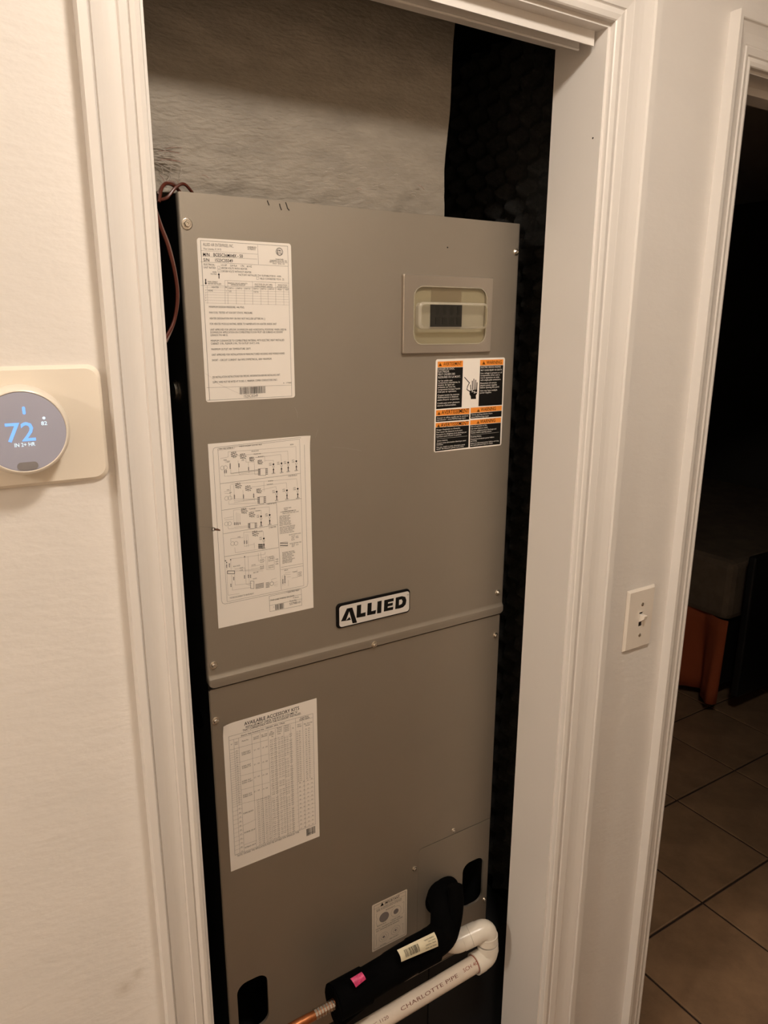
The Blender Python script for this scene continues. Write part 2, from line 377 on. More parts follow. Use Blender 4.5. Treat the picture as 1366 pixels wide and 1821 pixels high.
WN = [["P",[[3.41,3.59],[52.72,3.15],[52.96,12.75],[3.74,12.31]],"o"],
 ["P",[[3.54,12.82],[52.99,13.29],[52.8,76.38],[2.4,76.74]],"k"],
 ["P",[[87.36,2.87],[136.1,3.01],[136.2,11.82],[87.63,11.89]],"o"],
 ["P",[[87.66,12.43],[136.24,12.38],[137.33,77.24],[87.21,76.72]],"k"],
 ["P",[[2.46,78.53],[68.96,78.88],[68.96,88.09],[2.34,87.13]],"o"],
 ["P",[[2.36,87.67],[68.99,88.64],[68.96,97.33],[2.25,96.85]],"k"],
 ["P",[[71.28,78.48],[137.17,78.55],[137.2,86.49],[71.25,87.13]],"o"],
 ["P",[[71.28,87.69],[137.23,87.06],[137.11,96.53],[71.24,96.01]],"k"],
 ["P",[[2.32,98.65],[69.07,99.56],[68.93,106.04],[2.11,105.14]],"o"],
 ["P",[[2.13,105.69],[68.96,106.6],[69.39,142.93],[2.18,143.8]],"k"],
 ["P",[[71.38,98.8],[136.49,98.39],[136.52,106.38],[71.29,106.22]],"o"],
 ["P",[[71.32,106.78],[136.55,106.96],[136.92,143.26],[72.24,143.19]],"k"],
 ["T","AVERTISSEMENT",14.66,10.03,34.98,5.26,"K"],
 ["T","WARNING",100.72,9.85,32.43,5.08,"K"],
 ["T","AVERTISSEMENT",13.18,85.49,54.74,6.14,"K"],
 ["T","WARNING",92.44,85.25,32.13,5.59,"K"],
 ["T","AVERTISSEMENT",12.38,105.39,55.14,5.82,"K"],
 ["T","WARNING",92.33,104.78,32.25,5.64,"K"],
 ["P",[[5.86,10.29],[8.53,5.51],[11.58,10.33]],"k"],
 ["L",[[8.59,7.25],[8.65,8.83]],0.4,"o"],
 ["P",[[92.24,10.25],[95.02,5.29],[98.38,10.29]],"k"],
 ["L",[[95.12,7.1],[95.22,8.73]],0.4,"o"],
 ["P",[[5.39,85.55],[8.1,80.7],[11.19,85.77]],"k"],
 ["L",[[8.17,82.5],[8.23,84.12]],0.4,"o"],
 ["P",[[84.63,85.82],[87.44,80.81],[90.82,86.04]],"k"],
 ["L",[[87.54,82.67],[87.63,84.35]],0.4,"o"],
 ["P",[[5.02,105.37],[7.74,100.51],[10.84,105.64]],"k"],
 ["L",[[7.81,102.32],[7.87,103.96]],0.4,"o"],
 ["P",[[84.97,105.2],[87.79,100.18],[91.19,105.48]],"k"],
 ["L",[[87.89,102.05],[87.99,103.74]],0.4,"o"],
 ["T","DANGER DE CHOC",4.55,16.46,31.81,2.97,"w"],
 ["T","ÉLECTRIQUE.",4.7,20.4,21.74,2.98,"w"],
 ["T","PEUT CAUSER DES",4.86,24.69,32.77,2.99,"w"],
 ["T","BLESSURES OU LA MORT.",5.01,29.09,43.73,2.99,"w"],
 ["T","Sur les unités avec",4.77,34.13,28.31,2.47,"w"],
 ["T","contacteurs unipolaires, la",4.67,37.31,42.86,2.47,"w"],
 ["T","tension de ligne est",4.8,40.7,31.97,2.47,"w"],
 ["T","présente sur tous les",4.71,44.12,34.03,2.48,"w"],
 ["T","composants lorsque l'unité",4.61,47.67,43.87,2.48,"w"],
 ["T","n'est pas en opération.",4.52,51.24,37.28,2.49,"w"],
 ["T","Coupez toutes les sources",4.51,56.57,42.55,2.49,"w"],
 ["T","d'alimentation à distance",4.64,60.02,40.53,2.49,"w"],
 ["T","avant d'ouvrir ce panneau.",4.55,63.78,43.55,2.5,"w"],
 ["T","L'unité peut avoir plusieurs",4.53,68.92,43.8,2.5,"w"],
 ["T","sources d'alimentation.",4.44,72.67,37.2,2.51,"w"],
 ["T","ELECTRIC SHOCK HAZARD.",89.28,16.09,42.82,2.72,"w"],
 ["T","MAY CAUSE INJURY OR DEATH.",89.29,20.8,45.09,2.72,"w"],
 ["T","Line voltage is present on all",89.08,25.27,45.09,2.55,"w"],
 ["T","components when unit is",89.28,28.84,40.24,2.55,"w"],
 ["T","not in operation on units",89.48,32.5,39.56,2.55,"w"],
 ["T","with single-pole contactors.",89.43,36.25,43.04,2.56,"w"],
 ["T","Disconnect all remote",89.01,41.18,34.52,2.56,"w"],
 ["T","electric power supplies",89.2,44.7,35.28,2.57,"w"],
 ["T","before opening this panel.",89.39,48.26,40.7,2.57,"w"],
 ["T","Unit may have multiple",89.45,53.21,36.05,2.57,"w"],
 ["T","power supplies.",89.4,56.5,24.18,2.58,"w"],
 ["T","Cancer et effets nocifs sur le système",4.04,91.97,62.81,2.17,"w"],
 ["T","reproducteur - www.P65Warnings.ca.gov",3.72,95.07,58.14,2.17,"w"],
 ["T","Cancer and Reproductive Harm",73.11,91.08,44.26,2.23,"w"],
 ["T","www.P65Warnings.ca.gov",73.05,94.83,36.78,2.42,"w"],
 ["T","Danger d'explosion ou d'incendie.",4.08,110.69,47.36,2.18,"w"],
 ["T","Peut causer des blessures ou la mort.",3.99,114.45,52.29,2.19,"w"],
 ["T","Récupérer le réfrigérant de la décharge par",3.9,118.18,60.75,2.19,"w"],
 ["T","aspiration avant d'ouvrir le système.",4.02,121.45,50.26,2.19,"w"],
 ["T","Lames rotatives.",5.41,128.16,21.5,2.2,"w"],
 ["T","Couper toute alimentation électrique avant",4.86,131.94,58.83,2.2,"w"],
 ["T","l'entretien.",4.76,134.63,13.32,2.2,"w"],
 ["T","Ne pas obéir à cette directive peut",4.65,138.51,57.01,2.21,"w"],
 ["T","causer des blessures graves ou la mort.",4.55,141.39,55.35,2.21,"w"],
 ["T","Risk of explosion or fire.",72.9,110.06,34.21,2.24,"w"],
 ["T","Can cause injury or death.",73.08,113.71,35.94,2.25,"w"],
 ["T","Remove refrigerant from Discharge and",73.04,117.42,54.07,2.25,"w"],
 ["T","Suction before opening system.",73.21,120.63,44.26,2.25,"w"],
 ["T","Rotating blades.",73.3,127.02,22.69,2.26,"w"],
 ["T","Disconnect all electric power before",73.26,131.08,49.78,2.26,"w"],
 ["T","servicing.",73.2,134.07,13.58,2.27,"w"],
 ["T","Failure to disconnect power before servicing",73.38,137.98,59.99,2.27,"w"],
 ["T","can cause personal injury or death.",73.33,140.97,47.82,2.27,"w"],
 ["L",[[4.14,123.84],[66.07,123.88]],0.25,"w"],
 ["L",[[72.63,123.12],[133.11,122.74]],0.25,"w"],
 ["L",[[70.51,50.08],[69.41,42.39]],1.5,"k"],
 ["L",[[73.79,50.25],[72.81,36.03]],1.6,"k"],
 ["L",[[77.3,50.43],[75.92,33.1]],1.6,"k"],
 ["L",[[80.6,50.61],[79.75,34.91]],1.6,"k"],
 ["L",[[82.53,51.62],[82.78,38.86]],1.5,"k"],
 ["P",[[67.94,49.94],[83.62,49.85],[83.26,56.24],[81.06,59.23],[81.82,64.6],[71.26,64.53],[70.3,59.54],[68.06,56.86]],"k"],
 ["L",[[67.96,50.31],[74.49,50.29],[72.53,53.1],[79.28,52.36],[77.09,55.17],[84.06,53.72]],0.9,"w"],
 ["L",[[56.98,29.54],[66.88,38.29],[63.46,43.91],[62.31,48.74],[67.57,51.74]],1.3,"k"]]
IM_RECT = (557.6, 638.7, 75.6, 102.9)
IM = [["L",[[4.04,3.53],[71.97,3.0],[72.17,99.41],[3.53,99.04],[4.04,3.53]],0.5,"k"],
 ["L",[[3.27,10.24],[71.99,11.36]],0.3,"k"],
 ["T","IMPORTANT",26.78,10.1,32.07,5.01,"K"],
 ["P",[[17.44,10.26],[21.25,3.22],[24.4,10.6]],"k"],
 ["T","COIL IS SHIPPED WITH PRESSURE",8.69,15.69,54.52,2.42,"k"],
 ["T","REFER TO INSTALLATION FOR DETAILS",9.07,18.84,54.14,2.42,"k"],
 ["T","SEE FIGURE BELOW",28.78,24.96,19.93,2.45,"k"],
 ["D",25.59,37.27,10.13,0,"m"],
 ["C",25.59,37.27,10.13,0.3,"k"],
 ["C",51.27,37.08,11.0,0.25,"k"],
 ["D",51.27,37.38,5.29,0,"m"],
 ["C",51.27,37.38,5.29,0.3,"k"],
 ["T","REMOVE PLUG",10.35,52.17,19.64,2.46,"k"],
 ["T","LIQUID LINE",39.98,53.64,20.3,2.5,"k"],
 ["T","INSTALL GROMMETS AROUND THE LINES",7.53,58.21,58.63,2.46,"k"],
 ["T","SEAL OPENINGS AFTER BRAZING",8.16,62.68,50.64,2.46,"k"],
 ["C",24.81,80.94,10.02,0.25,"k"],
 ["C",24.81,80.94,5.9,0.3,"k"],
 ["C",50.73,79.11,9.7,0.25,"k"],
 ["C",50.73,79.11,5.23,0.3,"k"],
 ["D",24.81,80.94,2.66,0,"m"],
 ["D",50.73,79.11,2.24,0,"m"],
 ["T","SUCTION",16.88,97.98,12.8,2.22,"k"],
 ["T","GROMMET",36.9,93.56,20.4,2.24,"k"],
 ["L",[[9.98,22.4],[8.55,27.38],[10.27,34.07],[8.52,41.8],[10.65,49.5]],0.3,"k"],
 ["L",[[64.67,24.96],[68.77,24.43],[67.61,36.83],[68.81,47.86],[64.68,49.38]],0.3,"k"],
 ["L",[[8.79,66.71],[8.0,75.06],[9.4,86.18],[8.19,94.36]],0.3,"k"],
 ["L",[[64.69,72.56],[67.66,72.68],[66.93,82.83],[68.28,94.19]],0.3,"k"]]
BD_RECT = (492.7, 1229.0, 136.3, 40.6)
BD = [["P",[[7.05,28.77],[17.77,9.53],[24.25,9.91],[15.58,29.52]],"k"],
 ["P",[[20.4,9.69],[27.39,9.96],[35.81,37.21],[27.56,36.53]],"k"],
 ["P",[[15.11,29.63],[22.29,24.62],[24.69,29.94]],"k"],
 ["P",[[35.67,8.23],[43.52,8.2],[42.72,23.15],[51.38,22.91],[51.09,29.73],[34.62,28.96]],"k"],
 ["P",[[55.19,8.8],[62.72,8.9],[62.12,23.6],[70.72,23.3],[69.66,29.56],[54.08,29.07]],"k"],
 ["P",[[73.36,9.45],[81.3,9.38],[80.37,30.24],[72.45,29.76]],"k"],
 ["P",[[86.2,9.78],[103.97,9.74],[103.92,14.95],[93.43,14.95],[93.15,17.24],[102.58,17.26],[102.27,21.93],[92.85,21.89],[92.56,24.42],[103.3,24.54],[102.98,29.68],[85.26,29.29]],"k"],
 ["P",[[107.94,9.91],[119.95,9.7],[126.66,12.39],[128.74,18.88],[127.3,25.76],[122.4,29.43],[117.03,30.1],[106.94,29.66],[107.57,20.06],[114.16,24.43],[119.79,23.09],[121.45,19.15],[119.35,15.09],[114.53,15.2],[114.16,24.43],[107.57,20.06]],"k"],
 ["T","TM",129.38,11.03,4.08,2.17,"k"]]
W2_RECT = (305.7, 1493.8, 148.8, 262.2)
W2 = [["L",[[9.16,5.77],[132.38,1.82],[137.79,3.24],[140.11,6.65],[140.47,220.74],[138.85,225.9],[133.08,226.96],[10.9,227.57],[7.72,225.53],[6.62,221.07],[6.31,10.89],[7.1,7.16],[9.16,5.77]],0.3,"k"],
 ["L",[[13.23,7.52],[132.88,4.14],[133.51,223.95],[14.63,224.97],[13.23,7.52]],0.25,"k"],
 ["L",[[13.14,9.49],[36.35,9.32],[36.47,6.56]],0.2,"g"],
 ["T","PART NO. 537980-01",14.86,8.88,19.92,1.67,"k"],
 ["T","WIRING DIAGRAM: ELECTRIC HEAT",42.8,7.85,33.37,1.85,"k"],
 ["T","208/240",117.86,11.64,5.35,1.79,"k"],
 ["L",[[13.84,55.19],[132.36,53.46]],0.3,"k"],
 ["L",[[14.06,92.15],[133.18,90.43]],0.3,"k"],
 ["L",[[14.15,125.46],[95.12,123.98]],0.3,"k"],
 ["L",[[14.45,158.41],[95.3,158.23]],0.3,"k"],
 ["L",[[94.38,91.58],[97.26,223.12]],0.3,"k"],
 ["L",[[98.13,188.8],[133.34,189.08]],0.25,"k"],
 ["L",[[97.5,192.2],[133.66,192.71]],0.25,"k"],
 ["T","4 HEATER RELAY",113.86,56.32,13.9,1.99,"k"],
 ["T","3 HEATER RELAY",79.52,92.88,14.3,1.98,"k"],
 ["T","2 HEATER",81.45,127.54,10.91,2.01,"k"],
 ["C",34.91,17.27,1.54,0.5,"k"],
 ["L",[[31.54,14.28],[32.95,14.67]],0.7,"k"],
 ["L",[[33.78,13.8],[35.2,14.19]],0.7,"k"],
 ["L",[[36.64,13.97],[38.06,14.37]],0.7,"k"],
 ["L",[[31.12,16.72],[32.53,17.12]],0.7,"k"],
 ["L",[[38.42,17.49],[39.85,17.89]],0.7,"k"],
 ["L",[[31.64,19.53],[33.05,19.93]],0.7,"k"],
 ["L",[[34.15,20.31],[35.57,20.72]],0.7,"k"],
 ["L",[[37.03,20.19],[38.45,20.6]],0.7,"k"],
 ["L",[[31.82,15.22],[38.17,15.62],[38.03,19.33],[31.66,18.91],[31.82,15.22]],0.3,"k"],
 ["C",47.48,20.73,1.56,0.5,"k"],
 ["L",[[44.04,17.7],[45.48,18.1]],0.7,"k"],
 ["L",[[46.32,17.22],[47.76,17.62]],0.7,"k"],
 ["L",[[49.23,17.4],[50.68,17.81]],0.7,"k"],
 ["L",[[43.62,20.16],[45.06,20.57]],0.7,"k"],
 ["L",[[51.05,20.96],[52.51,21.37]],0.7,"k"],
 ["L",[[44.16,23.0],[45.6,23.41]],0.7,"k"],
 ["L",[[46.72,23.8],[48.16,24.21]],0.7,"k"],
 ["L",[[49.65,23.69],[51.1,24.1]],0.7,"k"],
 ["L",[[44.32,18.65],[50.8,19.07],[50.66,22.82],[44.18,22.38],[44.32,18.65]],0.3,"k"],
 ["C",60.07,25.97,1.26,0.5,"k"],
 ["L",[[57.25,23.51],[58.42,23.84]],0.7,"k"],
 ["L",[[59.11,23.13],[60.29,23.46]],0.7,"k"],
 ["L",[[61.48,23.29],[62.66,23.62]],0.7,"k"],
 ["L",[[56.92,25.51],[58.09,25.84]],0.7,"k"],
 ["L",[[62.97,26.17],[64.16,26.51]],0.7,"k"],
 ["L",[[57.36,27.81],[58.54,28.14]],0.7,"k"],
 ["L",[[59.45,28.46],[60.63,28.8]],0.7,"k"],
 ["L",[[61.84,28.38],[63.02,28.71]],0.7,"k"],
 ["L",[[57.49,24.28],[62.76,24.64],[62.66,27.67],[57.38,27.3],[57.49,24.28]],0.3,"k"],
 ["C",71.89,31.25,1.27,0.5,"k"],
 ["L",[[69.02,28.75],[70.21,29.09]],0.7,"k"],
 ["L",[[70.91,28.38],[72.11,28.72]],0.7,"k"],
 ["L",[[73.32,28.55],[74.53,28.89]],0.7,"k"],
 ["L",[[68.69,30.77],[69.88,31.11]],0.7,"k"],
 ["L",[[74.85,31.47],[76.06,31.81]],0.7,"k"],
 ["L",[[69.15,33.1],[70.34,33.44]],0.7,"k"],
 ["L",[[71.27,33.76],[72.47,34.11]],0.7,"k"],
 ["L",[[73.7,33.69],[74.9,34.03]],0.7,"k"],
 ["L",[[69.26,29.54],[74.63,29.92],[74.53,32.98],[69.16,32.59],[69.26,29.54]],0.3,"k"],
 ["C",38.79,60.65,1.58,0.5,"k"],
 ["L",[[35.36,57.48],[36.8,57.93]],0.7,"k"],
 ["L",[[37.64,57.06],[39.08,57.51]],0.7,"k"],
 ["L",[[40.55,57.33],[41.99,57.78]],0.7,"k"],
 ["L",[[34.94,59.98],[36.37,60.43]],0.7,"k"],
 ["L",[[42.36,60.99],[43.81,61.44]],0.7,"k"],
 ["L",[[35.47,62.88],[36.9,63.33]],0.7,"k"],
 ["L",[[38.02,63.76],[39.46,64.21]],0.7,"k"],
 ["L",[[40.95,63.72],[42.4,64.18]],0.7,"k"],
 ["L",[[35.64,58.46],[42.11,59.06],[41.96,62.86],[35.49,62.24],[35.64,58.46]],0.3,"k"],
 ["C",53.01,66.0,1.6,0.5,"k"],
 ["L",[[49.5,62.78],[50.97,63.24]],0.7,"k"],
 ["L",[[51.82,62.36],[53.29,62.82]],0.7,"k"],
 ["L",[[54.79,62.64],[56.27,63.1]],0.7,"k"],
 ["L",[[49.08,65.3],[50.54,65.76]],0.7,"k"],
 ["L",[[56.65,66.35],[58.14,66.82]],0.7,"k"],
 ["L",[[49.63,68.24],[51.1,68.7]],0.7,"k"],
 ["L",[[52.24,69.14],[53.71,69.6]],0.7,"k"],
 ["L",[[55.22,69.11],[56.71,69.58]],0.7,"k"],
 ["L",[[49.79,63.77],[56.39,64.4],[56.25,68.25],[49.65,67.6],[49.79,63.77]],0.3,"k"],
 ["C",68.56,71.57,1.38,0.5,"k"],
 ["L",[[65.49,68.78],[66.77,69.18]],0.7,"k"],
 ["L",[[67.51,68.43],[68.79,68.83]],0.7,"k"],
 ["L",[[70.09,68.68],[71.38,69.08]],0.7,"k"],
 ["L",[[65.14,70.95],[66.41,71.35]],0.7,"k"],
 ["L",[[71.72,71.88],[73.01,72.29]],0.7,"k"],
 ["L",[[65.62,73.48],[66.9,73.89]],0.7,"k"],
 ["L",[[67.9,74.26],[69.18,74.67]],0.7,"k"],
 ["L",[[70.49,74.25],[71.78,74.66]],0.7,"k"],
 ["L",[[65.75,69.63],[71.49,70.2],[71.38,73.51],[65.64,72.93],[65.75,69.63]],0.3,"k"],
 ["C",45.57,97.16,1.62,0.5,"k"],
 ["L",[[42.07,93.84],[43.53,94.33]],0.7,"k"],
 ["L",[[44.39,93.46],[45.86,93.95]],0.7,"k"],
 ["L",[[47.35,93.8],[48.83,94.3]],0.7,"k"],
 ["L",[[41.64,96.37],[43.1,96.87]],0.7,"k"],
 ["L",[[49.2,97.6],[50.68,98.1]],0.7,"k"],
 ["L",[[42.19,99.36],[43.65,99.86]],0.7,"k"],
 ["L",[[44.79,100.32],[46.26,100.82]],0.7,"k"],
 ["L",[[47.77,100.36],[49.25,100.86]],0.7,"k"],
 ["L",[[42.36,94.84],[48.94,95.61],[48.8,99.5],[42.21,98.71],[42.36,94.84]],0.3,"k"],
 ["C",56.66,104.05,1.55,0.5,"k"],
 ["L",[[53.27,100.84],[54.68,101.32]],0.7,"k"],
 ["L",[[55.51,100.49],[56.93,100.97]],0.7,"k"],
 ["L",[[58.37,100.83],[59.8,101.32]],0.7,"k"],
 ["L",[[52.86,103.28],[54.28,103.76]],0.7,"k"],
 ["L",[[60.17,104.48],[61.6,104.97]],0.7,"k"],
 ["L",[[53.4,106.14],[54.81,106.63]],0.7,"k"],
 ["L",[[55.92,107.08],[57.34,107.57]],0.7,"k"],
 ["L",[[58.79,107.13],[60.22,107.62]],0.7,"k"],
 ["L",[[53.55,101.81],[59.91,102.58],[59.79,106.31],[53.42,105.52],[53.55,101.81]],0.3,"k"],
 ["C",60.43,132.01,1.66,0.5,"k"],
 ["L",[[56.82,128.51],[58.32,129.05]],0.7,"k"],
 ["L",[[59.2,128.17],[60.72,128.72]],0.7,"k"],
 ["L",[[62.25,128.6],[63.77,129.14]],0.7,"k"],
 ["L",[[56.39,131.11],[57.89,131.65]],0.7,"k"],
 ["L",[[64.17,132.54],[65.7,133.09]],0.7,"k"],
 ["L",[[56.96,134.18],[58.47,134.73]],0.7,"k"],
 ["L",[[59.64,135.24],[61.16,135.79]],0.7,"k"],
 ["L",[[62.71,135.34],[64.23,135.9]],0.7,"k"],
 ["L",[[57.12,129.55],[63.9,130.5],[63.76,134.49],[56.98,133.52],[57.12,129.55]],0.3,"k"],
 ["D",91.86,36.25,1.29,0,"k"],
 ["C",91.77,39.49,1.3,0.3,"k"],
 ["L",[[91.73,40.79],[91.73,41.11]],0.3,"k"],
 ["P",[[90.43,44.26],[91.73,41.11],[92.85,44.45]],"k"],
 ["L",[[91.64,44.36],[91.53,48.26]],1.1,"k"],
 ["T","HT1",85.34,35.34,3.78,1.61,"k"],
 ["T","OVER",85.28,37.68,3.78,1.61,"k"],
 ["T","ELEM",88.89,49.8,5.2,1.46,"k"],
 ["D",104.06,36.02,1.3,0,"k"],
 ["C",103.98,39.28,1.31,0.3,"k"],
 ["L",[[103.95,40.59],[103.93,41.24]],0.3,"k"],
 ["P",[[102.62,44.41],[103.93,41.24],[105.08,44.61]],"k"],
 ["L",[[103.85,44.51],[103.76,48.44]],1.1,"k"],
 ["T","HT1",97.44,35.1,3.84,1.62,"k"],
 ["T","OVER",97.38,37.46,3.84,1.62,"k"],
 ["T","ELEM",101.08,50.0,5.29,1.47,"k"],
 ["D",114.31,35.95,1.31,0,"k"],
 ["C",114.24,39.23,1.31,0.3,"k"],
 ["L",[[114.21,40.55],[114.21,40.71]],0.3,"k"],
 ["P",[[112.89,43.91],[114.21,40.71],[115.38,44.1]],"k"],
 ["L",[[114.14,44.0],[114.05,47.96]],1.1,"k"],
 ["T","HT1",107.6,35.03,3.89,1.63,"k"],
 ["T","OVER",107.55,37.4,3.89,1.63,"k"],
 ["T","ELEM",111.34,49.53,5.36,1.48,"k"],
 ["D",126.88,35.21,1.32,0,"k"],
 ["C",126.82,38.52,1.32,0.3,"k"],
 ["L",[[126.8,39.85],[126.78,40.51]],0.3,"k"],
 ["P",[[125.45,43.73],[126.78,40.51],[127.99,43.92]],"k"],
 ["L",[[126.72,43.83],[126.64,47.81]],1.1,"k"],
 ["T","HT1",120.06,34.28,3.96,1.65,"k"],
 ["T","OVER",120.01,36.67,3.95,1.65,"k"],
 ["T","ELEM",123.9,49.4,5.44,1.5,"k"],
 ["D",95.32,75.89,1.32,0,"k"],
 ["C",95.23,79.19,1.32,0.3,"k"],
 ["L",[[95.2,80.52],[95.2,80.35]],0.3,"k"],
 ["P",[[93.89,83.54],[95.2,80.35],[96.34,83.8]],"k"],
 ["L",[[95.12,83.67],[95.01,87.65]],1.1,"k"],
 ["T","HT1",88.71,74.84,3.84,1.64,"k"],
 ["T","OVER",88.64,77.22,3.84,1.65,"k"],
 ["T","ELEM",92.33,89.23,5.28,1.49,"k"],
 ["D",111.1,75.8,1.33,0,"k"],
 ["C",111.02,79.14,1.34,0.3,"k"],
 ["L",[[110.99,80.48],[111.0,80.31]],0.3,"k"],
 ["P",[[109.67,83.53],[111.0,80.31],[112.17,83.79]],"k"],
 ["L",[[110.92,83.66],[110.83,87.69]],1.1,"k"],
 ["T","HT1",104.35,74.74,3.92,1.66,"k"],
 ["T","OVER",104.29,77.15,3.91,1.66,"k"],
 ["T","ELEM",108.1,89.28,5.39,1.51,"k"],
 ["D",127.94,75.45,1.35,0,"k"],
 ["C",127.87,78.82,1.35,0.3,"k"],
 ["L",[[127.85,80.18],[127.84,80.85]],0.3,"k"],
 ["P",[[126.49,84.1],[127.84,80.85],[129.05,84.37]],"k"],
 ["L",[[127.77,84.24],[127.7,88.31]],1.1,"k"],
 ["T","HT1",121.04,74.38,4.0,1.68,"k"],
 ["T","OVER",120.99,76.82,4.0,1.68,"k"],
 ["T","ELEM",124.92,89.92,5.5,1.53,"k"],
 ["D",70.44,108.39,1.32,0,"k"],
 ["C",70.33,111.7,1.32,0.3,"k"],
 ["L",[[70.29,113.02],[70.24,114.52]],0.3,"k"],
 ["P",[[68.94,117.67],[70.24,114.52],[71.34,117.99]],"k"],
 ["L",[[70.14,117.83],[70.01,121.82]],1.1,"k"],
 ["T","HT1",63.99,107.25,3.75,1.64,"k"],
 ["T","OVER",63.91,109.63,3.75,1.65,"k"],
 ["T","ELEM",67.39,123.4,5.15,1.49,"k"],
 ["D",83.41,108.17,1.33,0,"k"],
 ["C",83.31,111.5,1.33,0.3,"k"],
 ["L",[[83.27,112.84],[83.24,114.01]],0.3,"k"],
 ["P",[[81.93,117.19],[83.24,114.01],[84.36,117.51]],"k"],
 ["L",[[83.14,117.35],[83.03,121.37]],1.1,"k"],
 ["T","HT1",76.85,107.01,3.81,1.66,"k"],
 ["T","OVER",76.78,109.42,3.81,1.66,"k"],
 ["T","ELEM",80.37,122.96,5.24,1.51,"k"],
 ["D",73.2,141.23,1.34,0,"k"],
 ["C",73.09,144.6,1.35,0.3,"k"],
 ["L",[[73.05,145.95],[73.0,147.63]],0.3,"k"],
 ["P",[[71.68,150.82],[73.0,147.63],[74.11,151.19]],"k"],
 ["L",[[72.9,151.01],[72.77,155.06]],1.1,"k"],
 ["T","HT1",66.67,139.97,3.79,1.67,"k"],
 ["T","OVER",66.6,142.4,3.79,1.67,"k"],
 ["T","ELEM",70.12,156.67,5.22,1.52,"k"],
 ["L",[[26.88,19.83],[27.17,12.93],[126.75,14.12],[126.91,33.89]],0.22,"g"],
 ["L",[[39.16,19.09],[114.15,19.41],[114.34,34.64]],0.22,"g"],
 ["L",[[51.94,23.37],[51.72,29.33],[64.06,30.21]],0.22,"g"],
 ["L",[[56.83,24.18],[79.37,24.11],[79.16,31.3]],0.22,"g"],
 ["L",[[66.76,24.37],[103.5,23.28],[104.09,34.71]],0.22,"g"],
 ["L",[[79.2,29.7],[92.01,30.6],[91.89,35.12]],0.22,"g"],
 ["L",[[16.18,20.96],[26.88,19.83]],0.22,"g"],
 ["L",[[21.47,24.85],[29.34,25.1]],0.22,"g"],
 ["L",[[22.18,26.44],[29.28,26.64]],0.22,"g"],
 ["L",[[20.79,40.25],[20.55,45.67],[68.54,46.52]],0.22,"g"],
 ["L",[[29.23,27.72],[29.4,42.51],[68.69,41.72]],0.22,"g"],
 ["L",[[40.48,26.18],[41.03,45.04],[68.64,43.32]],0.22,"g"],
 ["L",[[54.99,29.56],[55.27,44.63]],0.22,"g"],
 ["L",[[63.51,31.76],[63.47,47.7],[69.33,47.87]],0.22,"g"],
 ["L",[[28.61,42.45],[68.7,41.41]],0.22,"g"],
 ["L",[[29.37,43.29],[68.67,42.36]],0.22,"g"],
 ["L",[[27.92,58.84],[27.12,77.74],[64.81,82.58]],0.22,"g"],
 ["L",[[27.98,57.28],[126.76,60.53],[127.96,74.1]],0.22,"g"],
 ["L",[[57.04,64.78],[110.46,64.56],[111.13,74.63]],0.22,"g"],
 ["L",[[73.69,70.45],[94.47,68.36],[95.36,74.23]],0.22,"g"],
 ["L",[[76.59,59.33],[76.51,73.17]],0.22,"g"],
 ["L",[[18.84,66.62],[27.6,66.38]],0.22,"g"],
 ["L",[[19.52,69.04],[27.44,70.16]],0.22,"g"],
 ["L",[[32.71,59.29],[32.61,81.52],[66.5,82.76]],0.22,"g"],
 ["L",[[45.37,67.66],[45.61,82.93]],0.22,"g"],
 ["L",[[60.92,73.23],[61.37,84.65]],0.22,"g"],
 ["L",[[24.59,80.64],[24.4,85.07],[64.62,88.27]],0.22,"g"],
 ["L",[[31.7,83.81],[67.36,82.36]],0.22,"g"],
 ["L",[[30.47,94.09],[30.42,115.06]],0.22,"g"],
 ["L",[[30.47,94.09],[83.24,96.15],[83.44,107.0]],0.22,"g"],
 ["L",[[34.38,97.77],[33.67,115.49]],0.22,"g"],
 ["L",[[36.79,98.87],[36.11,115.82]],0.22,"g"],
 ["L",[[39.53,100.01],[38.9,116.19]],0.22,"g"],
 ["L",[[54.14,99.33],[71.06,99.7],[70.48,107.07]],0.22,"g"],
 ["L",[[16.4,103.59],[29.28,103.27]],0.22,"g"],
 ["L",[[17.09,106.07],[29.13,106.8]],0.22,"g"],
 ["L",[[21.49,115.49],[22.12,119.62],[50.0,121.28]],0.22,"g"],
 ["L",[[30.29,118.29],[51.74,119.54]],0.22,"g"],
 ["L",[[43.92,127.53],[43.98,148.24],[58.38,147.1]],0.22,"g"],
 ["L",[[43.92,127.53],[72.66,130.72],[73.24,140.06]],0.22,"g"],
 ["L",[[47.12,131.29],[47.28,149.58]],0.22,"g"],
 ["L",[[49.62,131.64],[49.8,149.97]],0.22,"g"],
 ["L",[[24.75,133.81],[42.8,135.13]],0.22,"g"],
 ["L",[[24.75,133.81],[24.55,138.68]],0.22,"g"],
 ["L",[[29.9,147.72],[30.09,155.18],[72.74,156.08]],0.22,"g"],
 ["L",[[58.44,145.43],[58.66,153.87]],0.22,"g"],
 ["L",[[16.97,163.77],[16.68,177.8]],0.22,"g"],
 ["L",[[22.99,163.96],[22.85,178.9]],0.22,"g"],
 ["L",[[16.57,180.27],[16.35,215.48],[32.96,216.32]],0.22,"g"],
 ["L",[[23.03,186.46],[23.23,209.25],[51.03,210.48]],0.22,"g"],
 ["L",[[43.38,164.02],[43.92,203.94],[50.27,207.74]],0.22,"g"],
 ["L",[[48.44,164.01],[48.6,206.56]],0.22,"g"],
 ["L",[[27.79,178.94],[42.8,179.58],[42.66,183.27],[70.04,186.45]],0.22,"g"],
 ["L",[[27.69,181.44],[69.96,189.02]],0.22,"g"],
 ["L",[[27.55,184.77],[27.66,202.49],[52.1,204.65]],0.22,"g"],
 ["L",[[52.12,179.86],[72.03,179.05]],0.22,"g"],
